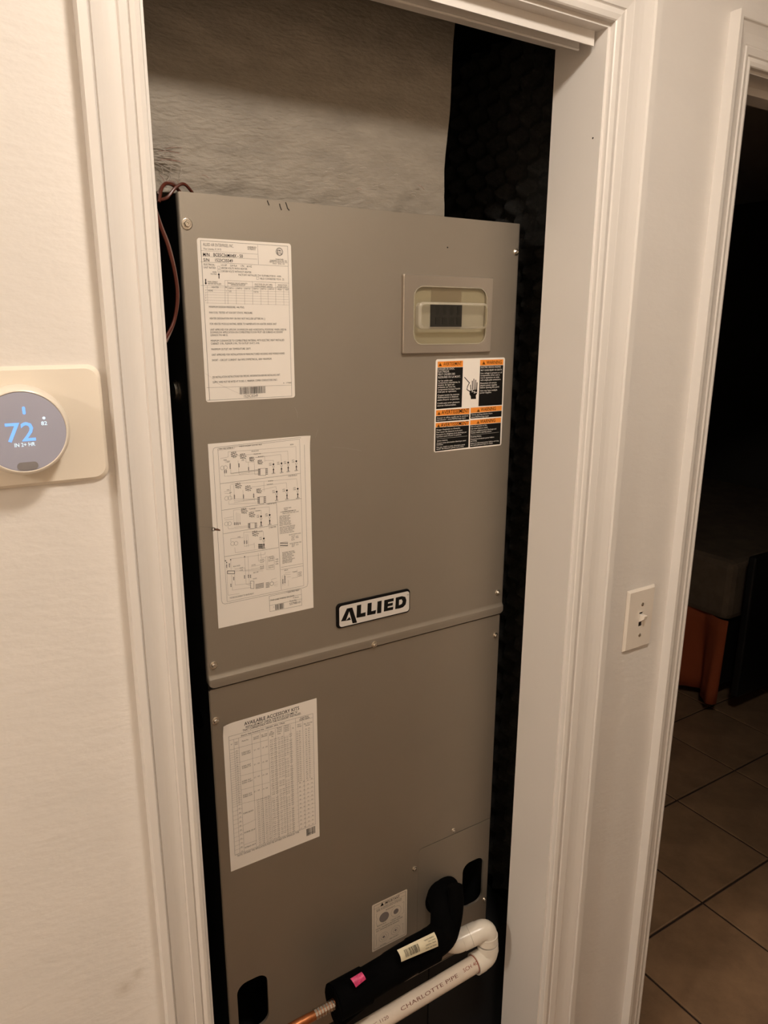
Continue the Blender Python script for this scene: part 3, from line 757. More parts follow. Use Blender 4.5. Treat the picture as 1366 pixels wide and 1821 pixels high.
 ["L",[[52.0,183.24],[71.88,183.67]],0.22,"g"],
 ["L",[[63.9,161.47],[63.85,173.37],[73.93,174.21]],0.22,"g"],
 ["L",[[67.71,161.23],[67.96,169.79],[74.06,169.95]],0.22,"g"],
 ["L",[[74.32,161.44],[74.21,164.84],[43.38,164.02],[23.51,163.22]],0.22,"g"],
 ["L",[[74.98,168.39],[75.26,188.24],[77.36,188.61],[77.6,168.82],[74.98,168.39]],0.22,"g"],
 ["L",[[78.42,170.67],[88.15,171.42],[87.65,189.57],[77.89,188.71]],0.22,"g"],
 ["L",[[82.77,204.41],[82.67,207.9]],0.22,"g"],
 ["L",[[82.77,204.41],[90.86,203.82]],0.22,"g"],
 ["L",[[86.18,210.33],[91.61,209.6]],0.22,"g"],
 ["L",[[86.11,212.96],[92.06,213.22]],0.22,"g"],
 ["L",[[86.06,214.71],[91.44,216.29]],0.22,"g"],
 ["L",[[103.72,198.61],[112.93,198.5]],0.22,"g"],
 ["L",[[101.83,200.91],[112.85,202.05]],0.22,"g"],
 ["L",[[99.99,201.46],[99.95,218.31]],0.22,"g"],
 ["L",[[102.74,201.08],[102.89,217.99]],0.22,"g"],
 ["L",[[107.23,205.46],[112.78,205.6]],0.22,"g"],
 ["L",[[108.97,210.24],[108.75,220.03]],0.22,"g"],
 ["L",[[114.78,198.84],[123.17,199.1]],0.22,"g"],
 ["L",[[123.21,196.78],[123.93,208.56],[114.57,208.61]],0.22,"g"],
 ["L",[[97.63,151.35],[109.38,151.39],[109.59,158.37],[97.81,158.28],[97.63,151.35]],0.22,"g"],
 ["L",[[69.22,40.97],[71.57,41.15]],1.0,"k"],
 ["L",[[80.39,41.2],[82.77,41.39]],0.8,"k"],
 ["L",[[69.16,42.88],[71.51,43.07]],1.0,"k"],
 ["L",[[80.33,43.13],[82.71,43.32]],0.8,"k"],
 ["L",[[69.1,44.8],[71.45,44.99]],1.0,"k"],
 ["L",[[80.27,45.06],[82.66,45.26]],0.8,"k"],
 ["L",[[69.03,46.72],[71.39,46.92]],1.0,"k"],
 ["L",[[80.21,47.0],[82.6,47.2]],0.8,"k"],
 ["L",[[68.97,48.65],[71.33,48.84]],1.0,"k"],
 ["L",[[80.15,48.94],[82.54,49.14]],0.8,"k"],
 ["L",[[71.77,40.2],[80.06,40.85],[79.76,50.69],[71.46,49.98],[71.77,40.2]],0.3,"k"],
 ["L",[[66.57,80.64],[68.94,80.9]],1.0,"k"],
 ["L",[[76.1,81.0],[78.49,81.25]],0.8,"k"],
 ["L",[[66.51,82.6],[68.87,82.85]],1.0,"k"],
 ["L",[[76.04,82.96],[78.43,83.22]],0.8,"k"],
 ["L",[[66.44,84.55],[68.81,84.81]],1.0,"k"],
 ["L",[[75.98,84.93],[78.37,85.19]],0.8,"k"],
 ["L",[[66.38,86.51],[68.74,86.77]],1.0,"k"],
 ["L",[[75.92,86.9],[78.31,87.16]],0.8,"k"],
 ["L",[[66.31,88.46],[68.68,88.73]],1.0,"k"],
 ["L",[[75.85,88.86],[78.25,89.13]],0.8,"k"],
 ["L",[[69.14,79.94],[75.77,80.63],[75.46,90.63],[68.81,89.89],[69.14,79.94]],0.3,"k"],
 ["L",[[51.03,116.15],[53.36,116.46]],1.0,"k"],
 ["L",[[61.29,116.84],[63.66,117.15]],0.8,"k"],
 ["L",[[50.95,118.12],[53.29,118.43]],1.0,"k"],
 ["L",[[61.22,118.82],[63.59,119.13]],0.8,"k"],
 ["L",[[50.88,120.08],[53.22,120.4]],1.0,"k"],
 ["L",[[61.15,120.8],[63.53,121.12]],0.8,"k"],
 ["L",[[50.81,122.05],[53.15,122.37]],1.0,"k"],
 ["L",[[61.09,122.78],[63.46,123.1]],0.8,"k"],
 ["L",[[53.57,115.5],[60.96,116.46],[60.68,124.72],[53.27,123.71],[53.57,115.5]],0.3,"k"],
 ["C",17.94,33.84,2.61,0.3,"g"],
 ["C",22.33,33.87,2.62,0.3,"g"],
 ["C",21.58,76.36,2.67,0.3,"g"],
 ["C",26.38,76.39,2.68,0.3,"g"],
 ["C",19.55,112.01,2.72,0.3,"g"],
 ["C",24.05,112.28,2.73,0.3,"g"],
 ["C",26.88,141.49,2.77,0.3,"g"],
 ["C",31.78,141.91,2.78,0.3,"g"],
 ["P",[[14.32,165.14],[15.38,163.01],[16.25,165.47]],"k"],
 ["P",[[15.82,167.87],[16.88,165.74],[17.75,168.2]],"k"],
 ["P",[[42.38,164.02],[43.46,161.85],[44.38,164.35]],"k"],
 ["P",[[21.81,164.75],[22.88,162.62],[23.76,165.08]],"k"],
 ["L",[[17.58,179.62],[27.69,181.44],[27.52,185.6],[17.4,183.76],[17.58,179.62]],0.7,"k"],
 ["L",[[50.51,200.91],[55.64,201.89],[55.25,213.04],[50.12,212.02],[50.51,200.91]],0.4,"k"],
 ["L",[[58.04,207.53],[70.26,207.62]],0.6,"k"],
 ["L",[[73.76,208.3],[79.09,208.27]],0.6,"k"],
 ["L",[[57.98,209.07],[70.21,209.18]],0.6,"k"],
 ["L",[[73.71,210.03],[79.04,210.01]],0.6,"k"],
 ["L",[[57.93,210.62],[70.16,210.74]],0.6,"k"],
 ["L",[[73.66,211.77],[78.99,211.76]],0.6,"k"],
 ["L",[[57.88,212.17],[70.11,212.3]],0.6,"k"],
 ["L",[[73.61,213.51],[78.94,213.5]],0.6,"k"],
 ["L",[[57.82,213.72],[70.06,213.87]],0.6,"k"],
 ["L",[[73.55,215.25],[78.88,215.25]],0.6,"k"],
 ["C",82.76,211.08,2.8,0.4,"k"],
 ["L",[[65.17,148.98],[66.54,149.19]],1.5,"k"],
 ["L",[[67.23,149.29],[68.61,149.5]],1.5,"k"],
 ["L",[[69.3,149.61],[70.68,149.82]],1.5,"k"],
 ["L",[[65.1,151.33],[66.47,151.54]],1.5,"k"],
 ["L",[[67.16,151.65],[68.53,151.86]],1.5,"k"],
 ["L",[[69.22,151.97],[70.6,152.18]],1.5,"k"],
 ["L",[[65.02,153.68],[66.39,153.9]],1.5,"k"],
 ["L",[[67.08,154.01],[68.46,154.22]],1.5,"k"],
 ["L",[[69.15,154.33],[70.53,154.54]],1.5,"k"],
 ["L",[[98.5,152.34],[99.58,152.33]],1.0,"k"],
 ["L",[[98.41,155.78],[99.49,155.77]],1.0,"k"],
 ["L",[[100.47,152.64],[101.56,152.63]],1.0,"k"],
 ["L",[[100.39,156.08],[101.47,156.08]],1.0,"k"],
 ["L",[[102.45,152.94],[103.54,152.93]],1.0,"k"],
 ["L",[[102.37,156.39],[103.45,156.38]],1.0,"k"],
 ["L",[[104.43,153.24],[105.52,153.23]],1.0,"k"],
 ["L",[[104.35,156.69],[105.44,156.69]],1.0,"k"],
 ["L",[[106.42,153.54],[107.51,153.53]],1.0,"k"],
 ["L",[[106.34,157.0],[107.43,156.99]],1.0,"k"],
 ["L",[[108.42,153.84],[109.51,153.83]],1.0,"k"],
 ["L",[[108.34,157.3],[109.43,157.3]],1.0,"k"],
 ["T","NOTE FAN",105.12,102.12,11.71,1.51,"k"],
 ["T","RELAY",105.96,104.38,5.39,1.52,"k"],
 ["T","LOAD WHITE YELLOW",99.64,107.13,19.81,1.51,"k"],
 ["T","BLUE RELAY BLACK GROUND",103.57,107.1,20.83,1.52,"k"],
 ["T","RELAY LOAD LINE WIRE LOAD",103.15,109.65,25.43,1.52,"k"],
 ["T","WIRE YELLOW WIRE",98.24,113.21,16.35,1.52,"k"],
 ["T","BLUE BLUE",98.19,115.39,14.36,1.52,"k"],
 ["T","FAN WIRE WIRE",98.13,117.63,17.09,1.52,"k"],
 ["T","BLACK BLACK",98.08,119.81,14.92,1.52,"k"],
 ["T","RELAY RELAY WIRE",98.02,122.05,17.47,1.52,"k"],
 ["T","WIRE LINE NOTE",97.96,124.26,16.93,1.52,"k"],
 ["T","RELAY WHITE RED",97.91,126.49,18.4,1.53,"k"],
 ["T","RED RELAY WIRE GROUND",98.19,129.53,24.11,1.53,"k"],
 ["T","RELAY LOAD LINE BLACK",98.13,131.75,23.56,1.53,"k"],
 ["T","NOTE LOAD WIRE WIRE",98.08,133.96,22.84,1.53,"k"],
 ["T","LINE YELLOW NOTE",98.02,136.14,19.91,1.53,"k"],
 ["T","LINE BLUE BLUE BLACK",97.97,138.42,22.49,1.53,"k"],
 ["T","BLUE RED GROUND",100.83,167.95,19.03,1.56,"k"],
 ["T","NOTE YELLOW LINE",100.78,170.25,20.15,1.56,"k"],
 ["T","NOTE LINE FAN",100.72,172.39,15.9,1.56,"k"],
 ["T","GROUND NOTE WIRE",100.66,174.74,18.31,1.56,"k"],
 ["T","FAN FAN",100.61,176.9,14.81,1.56,"k"],
 ["T","GROUND WIRE BLACK",100.55,179.33,19.82,1.57,"k"],
 ["T","LINE BLACK GROUND",100.5,181.47,15.56,1.57,"k"],
 ["T","NOTE LOAD",100.44,183.74,15.2,1.57,"k"],
 ["T","BLACK WHITE LOAD",112.32,142.66,18.82,1.55,"k"],
 ["T","NOTE",115.91,145.52,5.52,1.56,"k"],
 ["T","LOAD",115.86,148.1,4.6,1.56,"k"],
 ["T","BLUE",115.8,150.71,4.78,1.56,"k"],
 ["T","BLACK",122.89,146.51,4.08,1.56,"k"],
 ["T","FAN",122.85,148.6,4.45,1.57,"k"],
 ["T","BLACK GROUND WIRE",112.94,156.19,18.52,1.56,"k"],
 ["T","BLUE",116.0,158.6,4.79,1.57,"k"],
 ["T","RELAY",115.95,160.86,4.24,1.57,"k"],
 ["T","YELLOW",122.64,159.25,4.09,1.57,"k"],
 ["T","RELAY",102.89,195.16,6.41,1.58,"k"],
 ["T","FAN",116.61,200.28,5.97,1.6,"k"],
 ["T","NOTE",124.98,202.69,5.66,1.61,"k"],
 ["T","WHITE",124.93,205.35,5.09,1.61,"k"],
 ["T","NOTE",124.88,208.07,5.66,1.61,"k"],
 ["T","WHITE",35.25,179.59,5.01,1.5,"k"],
 ["T","LINE",35.12,182.94,5.02,1.51,"k"],
 ["T","FAN",66.12,173.08,6.08,1.53,"k"],
 ["T","YELLOW",66.01,176.49,6.09,1.53,"k"],
 ["T","BLUE",65.81,182.81,6.1,1.54,"k"],
 ["T","GROUND",65.71,185.88,6.1,1.54,"k"],
 ["T","NOTE",78.96,170.66,8.31,1.54,"k"],
 ["T","LINE",78.87,173.58,8.32,1.54,"k"],
 ["T","BLACK",78.79,176.5,8.32,1.54,"k"],
 ["T","LOAD",78.57,183.91,8.34,1.55,"k"],
 ["T","YELLOW",78.48,186.84,8.34,1.55,"k"],
 ["T","RELAY NOTE",25.96,175.6,10.26,1.49,"k"],
 ["T","WHITE",54.01,199.24,6.03,1.54,"k"],
 ["T","BLUE",55.19,190.07,7.75,1.53,"k"],
 ["T","NOTE",53.03,178.51,5.99,1.52,"k"],
 ["T","WIRE",89.81,176.17,4.48,1.55,"k"],
 ["T","NOTE",89.72,179.63,4.48,1.56,"k"],
 ["T","LINE",89.62,183.1,4.48,1.56,"k"],
 ["T","GROUND WHITE",60.08,15.82,10.64,1.41,"k"],
 ["T","YELLOW LINE",63.24,20.14,10.36,1.42,"k"],
 ["T","RED",69.26,24.37,9.27,1.43,"k"],
 ["T","NOTE",33.44,22.05,4.0,1.39,"k"],
 ["T","LINE",45.3,26.92,4.07,1.4,"k"],
 ["T","WIRE",19.93,24.19,4.72,1.38,"k"],
 ["T","YELLOW",24.52,27.0,3.96,1.39,"k"],
 ["T","RED",82.91,60.01,7.95,1.46,"k"],
 ["T","WIRE",80.71,64.71,9.5,1.46,"k"],
 ["T","GROUND",22.54,65.39,3.51,1.41,"k"],
 ["T","GROUND",25.86,69.67,3.53,1.42,"k"],
 ["T","LINE",53.91,96.57,8.74,1.46,"k"],
 ["T","FAN",62.53,100.37,6.8,1.47,"k"],
 ["T","WIRE",34.57,134.0,4.12,1.47,"k"],
 ["T","GROUND",64.92,130.58,6.87,1.5,"k"],
 ["L",[[28.69,29.23],[29.63,29.61]],0.55,"k"],
 ["L",[[28.65,30.16],[29.59,30.54]],0.55,"k"],
 ["L",[[28.61,31.09],[29.55,31.47]],0.55,"k"],
 ["L",[[28.57,32.01],[29.51,32.4]],0.55,"k"],
 ["L",[[28.53,32.94],[29.47,33.32]],0.55,"k"],
 ["L",[[28.5,33.87],[29.43,34.25]],0.55,"k"],
 ["L",[[28.46,34.8],[29.39,35.19]],0.55,"k"],
 ["L",[[28.42,35.73],[29.35,36.12]],0.55,"k"],
 ["L",[[41.13,30.14],[42.09,30.52]],0.55,"k"],
 ["L",[[41.09,31.07],[42.05,31.45]],0.55,"k"],
 ["L",[[41.06,32.01],[42.01,32.39]],0.55,"k"],
 ["L",[[41.02,32.94],[41.97,33.33]],0.55,"k"],
 ["L",[[40.98,33.88],[41.94,34.27]],0.55,"k"],
 ["L",[[40.95,34.82],[41.9,35.2]],0.55,"k"],
 ["L",[[54.57,36.64],[55.55,37.04]],0.55,"k"],
 ["L",[[54.54,37.59],[55.51,37.98]],0.55,"k"],
 ["L",[[54.5,38.54],[55.48,38.93]],0.55,"k"],
 ["L",[[54.47,39.49],[55.44,39.88]],0.55,"k"],
 ["L",[[54.44,40.44],[55.41,40.83]],0.55,"k"],
 ["L",[[20.46,37.13],[21.38,37.51]],0.55,"k"],
 ["L",[[20.42,38.05],[21.34,38.44]],0.55,"k"],
 ["L",[[20.37,38.98],[21.3,39.37]],0.55,"k"],
 ["L",[[20.33,39.91],[21.26,40.29]],0.55,"k"],
 ["L",[[20.29,40.83],[21.22,41.22]],0.55,"k"],
 ["L",[[22.81,37.31],[23.74,37.7]],0.55,"k"],
 ["L",[[22.77,38.24],[23.7,38.63]],0.55,"k"],
 ["L",[[22.73,39.17],[23.66,39.55]],0.55,"k"],
 ["L",[[22.69,40.1],[23.62,40.48]],0.55,"k"],
 ["L",[[22.65,41.03],[23.58,41.41]],0.55,"k"],
 ["L",[[45.46,74.07],[46.43,74.49]],0.55,"k"],
 ["L",[[45.42,75.03],[46.39,75.45]],0.55,"k"],
 ["L",[[45.38,75.99],[46.35,76.41]],0.55,"k"],
 ["L",[[45.35,76.95],[46.32,77.37]],0.55,"k"],
 ["L",[[45.31,77.91],[46.28,78.34]],0.55,"k"],
 ["L",[[45.27,78.87],[46.25,79.3]],0.55,"k"],
 ["L",[[60.37,74.8],[61.36,75.22]],0.55,"k"],
 ["L",[[60.33,75.77],[61.32,76.19]],0.55,"k"],
 ["L",[[60.3,76.73],[61.29,77.16]],0.55,"k"],
 ["L",[[60.27,77.7],[61.26,78.13]],0.55,"k"],
 ["L",[[60.23,78.67],[61.23,79.1]],0.55,"k"],
 ["L",[[60.2,79.65],[61.19,80.08]],0.55,"k"],
 ["L",[[32.48,72.74],[33.43,73.15]],0.55,"k"],
 ["L",[[32.44,73.69],[33.39,74.1]],0.55,"k"],
 ["L",[[32.4,74.64],[33.35,75.06]],0.55,"k"],
 ["L",[[32.36,75.59],[33.32,76.01]],0.55,"k"],
 ["L",[[32.32,76.54],[33.28,76.96]],0.55,"k"],
 ["L",[[32.28,77.49],[33.24,77.91]],0.55,"k"],
 ["L",[[30.87,111.88],[31.83,112.33]],0.55,"k"],
 ["L",[[30.83,112.85],[31.79,113.3]],0.55,"k"],
 ["L",[[30.8,113.82],[31.76,114.27]],0.55,"k"],
 ["L",[[30.76,114.78],[31.72,115.24]],0.55,"k"],
 ["L",[[33.31,112.2],[34.27,112.65]],0.55,"k"],
 ["L",[[33.27,113.17],[34.23,113.62]],0.55,"k"],
 ["L",[[33.23,114.14],[34.19,114.59]],0.55,"k"],
 ["L",[[33.19,115.11],[34.16,115.56]],0.55,"k"],
 ["L",[[35.75,112.52],[36.72,112.97]],0.55,"k"],
 ["L",[[35.71,113.49],[36.68,113.94]],0.55,"k"],
 ["L",[[35.67,114.46],[36.64,114.91]],0.55,"k"],
 ["L",[[35.64,115.43],[36.6,115.88]],0.55,"k"],
 ["L",[[38.53,112.88],[39.5,113.33]],0.55,"k"],
 ["L",[[38.49,113.85],[39.46,114.3]],0.55,"k"],
 ["L",[[38.45,114.82],[39.43,115.28]],0.55,"k"],
 ["L",[[43.79,139.91],[44.78,140.38]],0.55,"k"],
 ["L",[[43.75,140.9],[44.74,141.37]],0.55,"k"],
 ["L",[[43.72,141.88],[44.7,142.36]],0.55,"k"],
 ["L",[[43.68,142.87],[44.66,143.36]],0.55,"k"],
 ["L",[[43.64,143.87],[44.63,144.35]],0.55,"k"],
 ["L",[[47.12,140.4],[48.11,140.88]],0.55,"k"],
 ["L",[[47.08,141.39],[48.07,141.87]],0.55,"k"],
 ["L",[[47.05,142.38],[48.04,142.87]],0.55,"k"],
 ["L",[[47.01,143.38],[48.0,143.86]],0.55,"k"],
 ["L",[[46.97,144.37],[47.96,144.85]],0.55,"k"],
 ["L",[[20.31,169.3],[21.27,169.8]],0.55,"k"],
 ["L",[[20.27,170.29],[21.23,170.79]],0.55,"k"],
 ["L",[[20.23,171.28],[21.19,171.78]],0.55,"k"],
 ["L",[[20.18,172.27],[21.14,172.77]],0.55,"k"],
 ["L",[[20.14,173.26],[21.1,173.76]],0.55,"k"],
 ["L",[[20.1,174.25],[21.06,174.75]],0.55,"k"],
 ["L",[[16.2,170.25],[17.15,170.75]],0.55,"k"],
 ["L",[[16.16,171.24],[17.11,171.73]],0.55,"k"],
 ["L",[[16.11,172.22],[17.07,172.72]],0.55,"k"],
 ["L",[[16.07,173.21],[17.02,173.71]],0.55,"k"],
 ["L",[[16.03,174.2],[16.98,174.7]],0.55,"k"],
 ["L",[[25.51,190.27],[26.48,190.79]],0.55,"k"],
 ["L",[[25.47,191.27],[26.44,191.79]],0.55,"k"],
 ["L",[[25.42,192.27],[26.4,192.79]],0.55,"k"],
 ["L",[[25.38,193.28],[26.35,193.8]],0.55,"k"],
 ["L",[[25.34,194.28],[26.31,194.8]],0.55,"k"],
 ["L",[[20.99,199.51],[21.96,200.04]],0.55,"k"],
 ["L",[[20.95,200.52],[21.92,201.04]],0.55,"k"],
 ["L",[[20.91,201.52],[21.87,202.05]],0.55,"k"],
 ["L",[[20.86,202.52],[21.83,203.05]],0.55,"k"],
 ["L",[[20.82,203.53],[21.79,204.06]],0.55,"k"],
 ["L",[[41.53,190.7],[42.53,191.22]],0.55,"k"],
 ["L",[[41.49,191.71],[42.49,192.24]],0.55,"k"],
 ["L",[[41.46,192.72],[42.45,193.25]],0.55,"k"],
 ["L",[[41.42,193.74],[42.41,194.26]],0.55,"k"],
 ["L",[[41.38,194.75],[42.37,195.28]],0.55,"k"],
 ["L",[[47.29,190.91],[48.29,191.43]],0.55,"k"],
 ["L",[[47.25,191.92],[48.25,192.45]],0.55,"k"],
 ["L",[[47.21,192.94],[48.22,193.47]],0.55,"k"],
 ["L",[[47.18,193.96],[48.18,194.48]],0.55,"k"],
 ["L",[[47.14,194.97],[48.14,195.5]],0.55,"k"],
 ["L",[[50.34,191.47],[51.34,191.99]],0.55,"k"],
 ["L",[[50.3,192.49],[51.31,193.01]],0.55,"k"],
 ["L",[[50.26,193.5],[51.27,194.03]],0.55,"k"],
 ["L",[[50.23,194.52],[51.24,195.05]],0.55,"k"],
 ["L",[[50.19,195.54],[51.2,196.07]],0.55,"k"],
 ["L",[[103.07,202.91],[104.15,203.47]],0.55,"k"],
 ["L",[[103.04,203.97],[104.13,204.53]],0.55,"k"],
 ["L",[[103.02,205.03],[104.1,205.59]],0.55,"k"],
 ["L",[[102.99,206.09],[104.08,206.65]],0.55,"k"],
 ["L",[[102.97,207.15],[104.05,207.71]],0.55,"k"],
 ["L",[[102.94,208.21],[104.03,208.77]],0.55,"k"],
 ["L",[[102.91,209.27],[104.0,209.83]],0.55,"k"],
 ["L",[[102.89,210.33],[103.98,210.89]],0.55,"k"],
 ["L",[[102.86,211.39],[103.95,211.96]],0.55,"k"],
 ["L",[[102.84,212.46],[103.93,213.02]],0.55,"k"],
 ["L",[[102.81,213.52],[103.9,214.08]],0.55,"k"],
 ["L",[[99.66,207.59],[100.74,208.15]],0.55,"k"],
 ["L",[[99.63,208.65],[100.72,209.21]],0.55,"k"],
 ["L",[[99.61,209.71],[100.69,210.27]],0.55,"k"],
 ["L",[[99.58,210.77],[100.67,211.33]],0.55,"k"],
 ["L",[[99.56,211.83],[100.64,212.39]],0.55,"k"],
 ["L",[[99.53,212.89],[100.61,213.45]],0.55,"k"],
 ["L",[[99.5,213.95],[100.59,214.51]],0.55,"k"],
 ["L",[[77.93,229.51],[129.23,228.57],[129.54,254.27],[78.13,253.39],[77.93,229.51]],0.3,"k"],
 ["L",[[77.72,236.55],[129.47,236.82]],0.25,"k"],
 ["L",[[77.86,244.05],[129.34,244.12]],0.25,"k"],
 ["T","* ELECTRIC HEAT",105.74,230.28,20.61,2.5,"k"],
 ["T","* FUTURE DISCONNECT TO HEATER RELAY",18.08,221.32,36.37,2.02,"k"],
 ["T","TWO LINES WIRING DIAGRAM",79.49,237.63,37.83,2.47,"k"],
 ["T","F Status",115.77,240.59,9.06,1.99,"k"],
 ["T","Form No.",110.05,245.13,11.66,2.53,"k"],
 ["T","537980-01",109.56,250.08,18.91,3.62,"k"],
 ["B",86.87,244.56,14.08,8.45,"k",9],
 ["T","1",83.84,249.25,1.45,2.85,"k"],
 ["C",1.1,116.75,2.06,0.9,"w"],
 ["P",[[1.6,116.02],[7.08,116.76],[10.61,119.17],[10.06,120.7],[6.93,119.95],[1.79,118.6]],"r"],
 ["L",[[-21.22,109.78],[0.12,114.23]],0.3,"g"]]
D3_RECT = (303.1, 1079.7, 153.3, 253.3)
D3 = [["L",[[8.45,21.22],[146.37,24.9],[146.15,226.97],[7.82,226.76],[8.45,21.22]],0.3,"k"],
 ["T","AVAILABLE ACCESSORY KITS",33.2,10.77,89.94,5.63,"K"],
 ["T","INSTALLER MUST CHECK THE BOX IN COLUMN \"A\"",35.03,15.61,85.27,3.36,"K"],
 ["T","THAT CORRESPONDS WITH THE ACCESSORY INSTALLED.",30.26,19.82,95.81,3.36,"K"],
 ["T","Electric Heat Accessory Kits - 208/240V, 60Hz, 1-Phase",27.36,26.98,70.9,2.48,"K"],
 ["L",[[8.97,27.86],[115.79,30.83],[146.26,31.78]],0.25,"k"],
 ["T","Single Point",124.1,27.89,14.4,2.39,"K"],
 ["T","Power Supply",122.76,30.57,17.54,2.39,"K"],
 ["L",[[9.22,43.63],[69.13,46.15]],0.25,"k"],
 ["T","NOTE: CROSSES THE APPLICATION MUST BE SUITABLE FOR SPRINKLER TYPE",11.54,230.94,105.04,2.92,"k"],
 ["B",129.72,229.92,15.2,13.4,"k",12],
 ["T","537813-01",131.86,240.48,10.74,1.84,"k"],
 ["L",[[15.85,28.46],[15.83,226.56]],0.22,"k"],
 ["L",[[23.31,28.72],[22.98,226.53]],0.22,"k"],
 ["L",[[43.86,29.46],[43.24,225.99]],0.22,"k"],
 ["L",[[57.38,30.26],[56.96,225.72]],0.22,"k"],
 ["L",[[70.19,30.56],[70.81,226.04]],0.22,"k"],
 ["L",[[82.05,31.22],[81.62,225.93]],0.22,"k"],
 ["L",[[96.0,31.67],[96.67,226.08]],0.22,"k"],
 ["L",[[107.56,32.14],[107.11,226.32]],0.22,"k"],
 ["L",[[115.95,24.03],[117.05,226.71]],0.22,"k"],
 ["L",[[128.23,33.03],[128.43,226.68]],0.22,"k"],
 ["L",[[23.21,69.12],[69.73,70.49]],0.2,"k"],
 ["L",[[23.55,92.4],[69.6,95.79]],0.2,"k"],
 ["L",[[23.35,116.68],[69.51,120.09]],0.2,"k"],
 ["L",[[23.53,140.46],[69.38,145.82]],0.2,"k"],
 ["L",[[24.13,179.25],[44.77,176.68]],0.2,"k"],
 ["L",[[23.51,214.28],[44.21,214.87]],0.2,"k"],
 ["T","\"A\"",10.74,36.38,2.56,2.12,"k"],
 ["T","Heat",17.08,34.86,4.76,2.13,"k"],
 ["T","Size",16.94,37.88,4.76,2.13,"k"],
 ["T","Model No.",28.09,36.32,10.82,2.14,"k"],
 ["T","Volt-kW",46.37,36.16,9.03,2.15,"k"],
 ["T","(Blower)",46.27,38.86,9.04,2.16,"k"],
 ["T","Min. CFM",58.93,36.34,9.64,2.16,"k"],
 ["T","(Allowed)",58.83,38.97,9.66,2.17,"k"],
 ["T","Max.",73.92,35.49,4.43,2.18,"k"],
 ["T","Circuit",72.08,37.76,7.97,2.18,"k"],
 ["T","Breaker",72.0,40.12,7.98,2.18,"k"],
 ["T","Amp",75.43,43.61,3.02,2.19,"k"],
 ["T","Minimum",84.68,32.69,8.41,2.18,"k"],
 ["T","Circuit",84.59,35.78,8.42,2.18,"k"],
 ["T","Ampacity",84.49,38.89,8.43,2.19,"k"],
 ["T","Amps",85.28,42.41,5.39,2.19,"k"],
 ["T","Maximum",97.24,32.75,8.12,2.19,"k"],
 ["T","Breaker",97.15,35.84,8.5,2.2,"k"],
 ["T","Overcur.",97.07,38.86,8.51,2.2,"k"],
 ["T","Device",96.99,41.65,8.15,2.2,"k"],
 ["T","Ph.",110.27,40.54,3.1,2.21,"k"],
 ["T","MCA 1",118.93,37.64,7.35,2.22,"k"],
 ["T","Amps",118.86,40.69,7.36,2.22,"k"],
 ["T","Max. Fuse Size",129.94,39.75,14.88,2.23,"k"],
 ["T","(Amps)",132.66,43.04,8.38,2.23,"k"],
 ["T","ECB45-5CB-P",26.9,55.86,13.79,2.16,"k"],
 ["T","ECBA5-5CB-P",27.11,58.98,14.34,2.16,"k"],
 ["T","ECB45-7CB-P",26.25,78.71,14.04,2.18,"k"],
 ["T","ECBA5-7-P",26.46,81.67,14.07,2.19,"k"],
 ["T","ECB45-10-P",25.16,104.2,14.44,2.21,"k"],
 ["T","ECBA5-10CB-P",25.18,107.46,16.58,2.21,"k"],
 ["T","ECB45-15-P",25.48,128.53,14.03,2.23,"k"],
 ["T","ECBA5-15CB",25.7,131.59,14.57,2.24,"k"],
 ["T","ECB45-20CB-P",24.48,160.03,16.43,2.27,"k"],
 ["T","ECB45-25-P",24.41,194.3,17.85,2.3,"k"],
 ["T","ECBA5-30-P",24.14,221.2,17.98,2.33,"k"],
 ["T","2.1 - 4.5",46.24,57.33,9.25,2.18,"k"],
 ["T","1.9 - 3.8",59.19,57.96,9.0,2.19,"k"],
 ["T","2.1 - 4.5",45.28,82.01,9.3,2.2,"k"],
 ["T","1.9 - 3.8",58.29,82.77,9.05,2.21,"k"],
 ["T","2.1 - 4.5",44.41,104.2,9.34,2.22,"k"],
 ["T","1.9 - 3.8",57.49,105.07,9.1,2.24,"k"],
 ["T","2.1 - 4.5",43.46,128.49,9.39,2.25,"k"],
 ["T","1.9 - 3.8",56.6,129.49,9.15,2.26,"k"]]

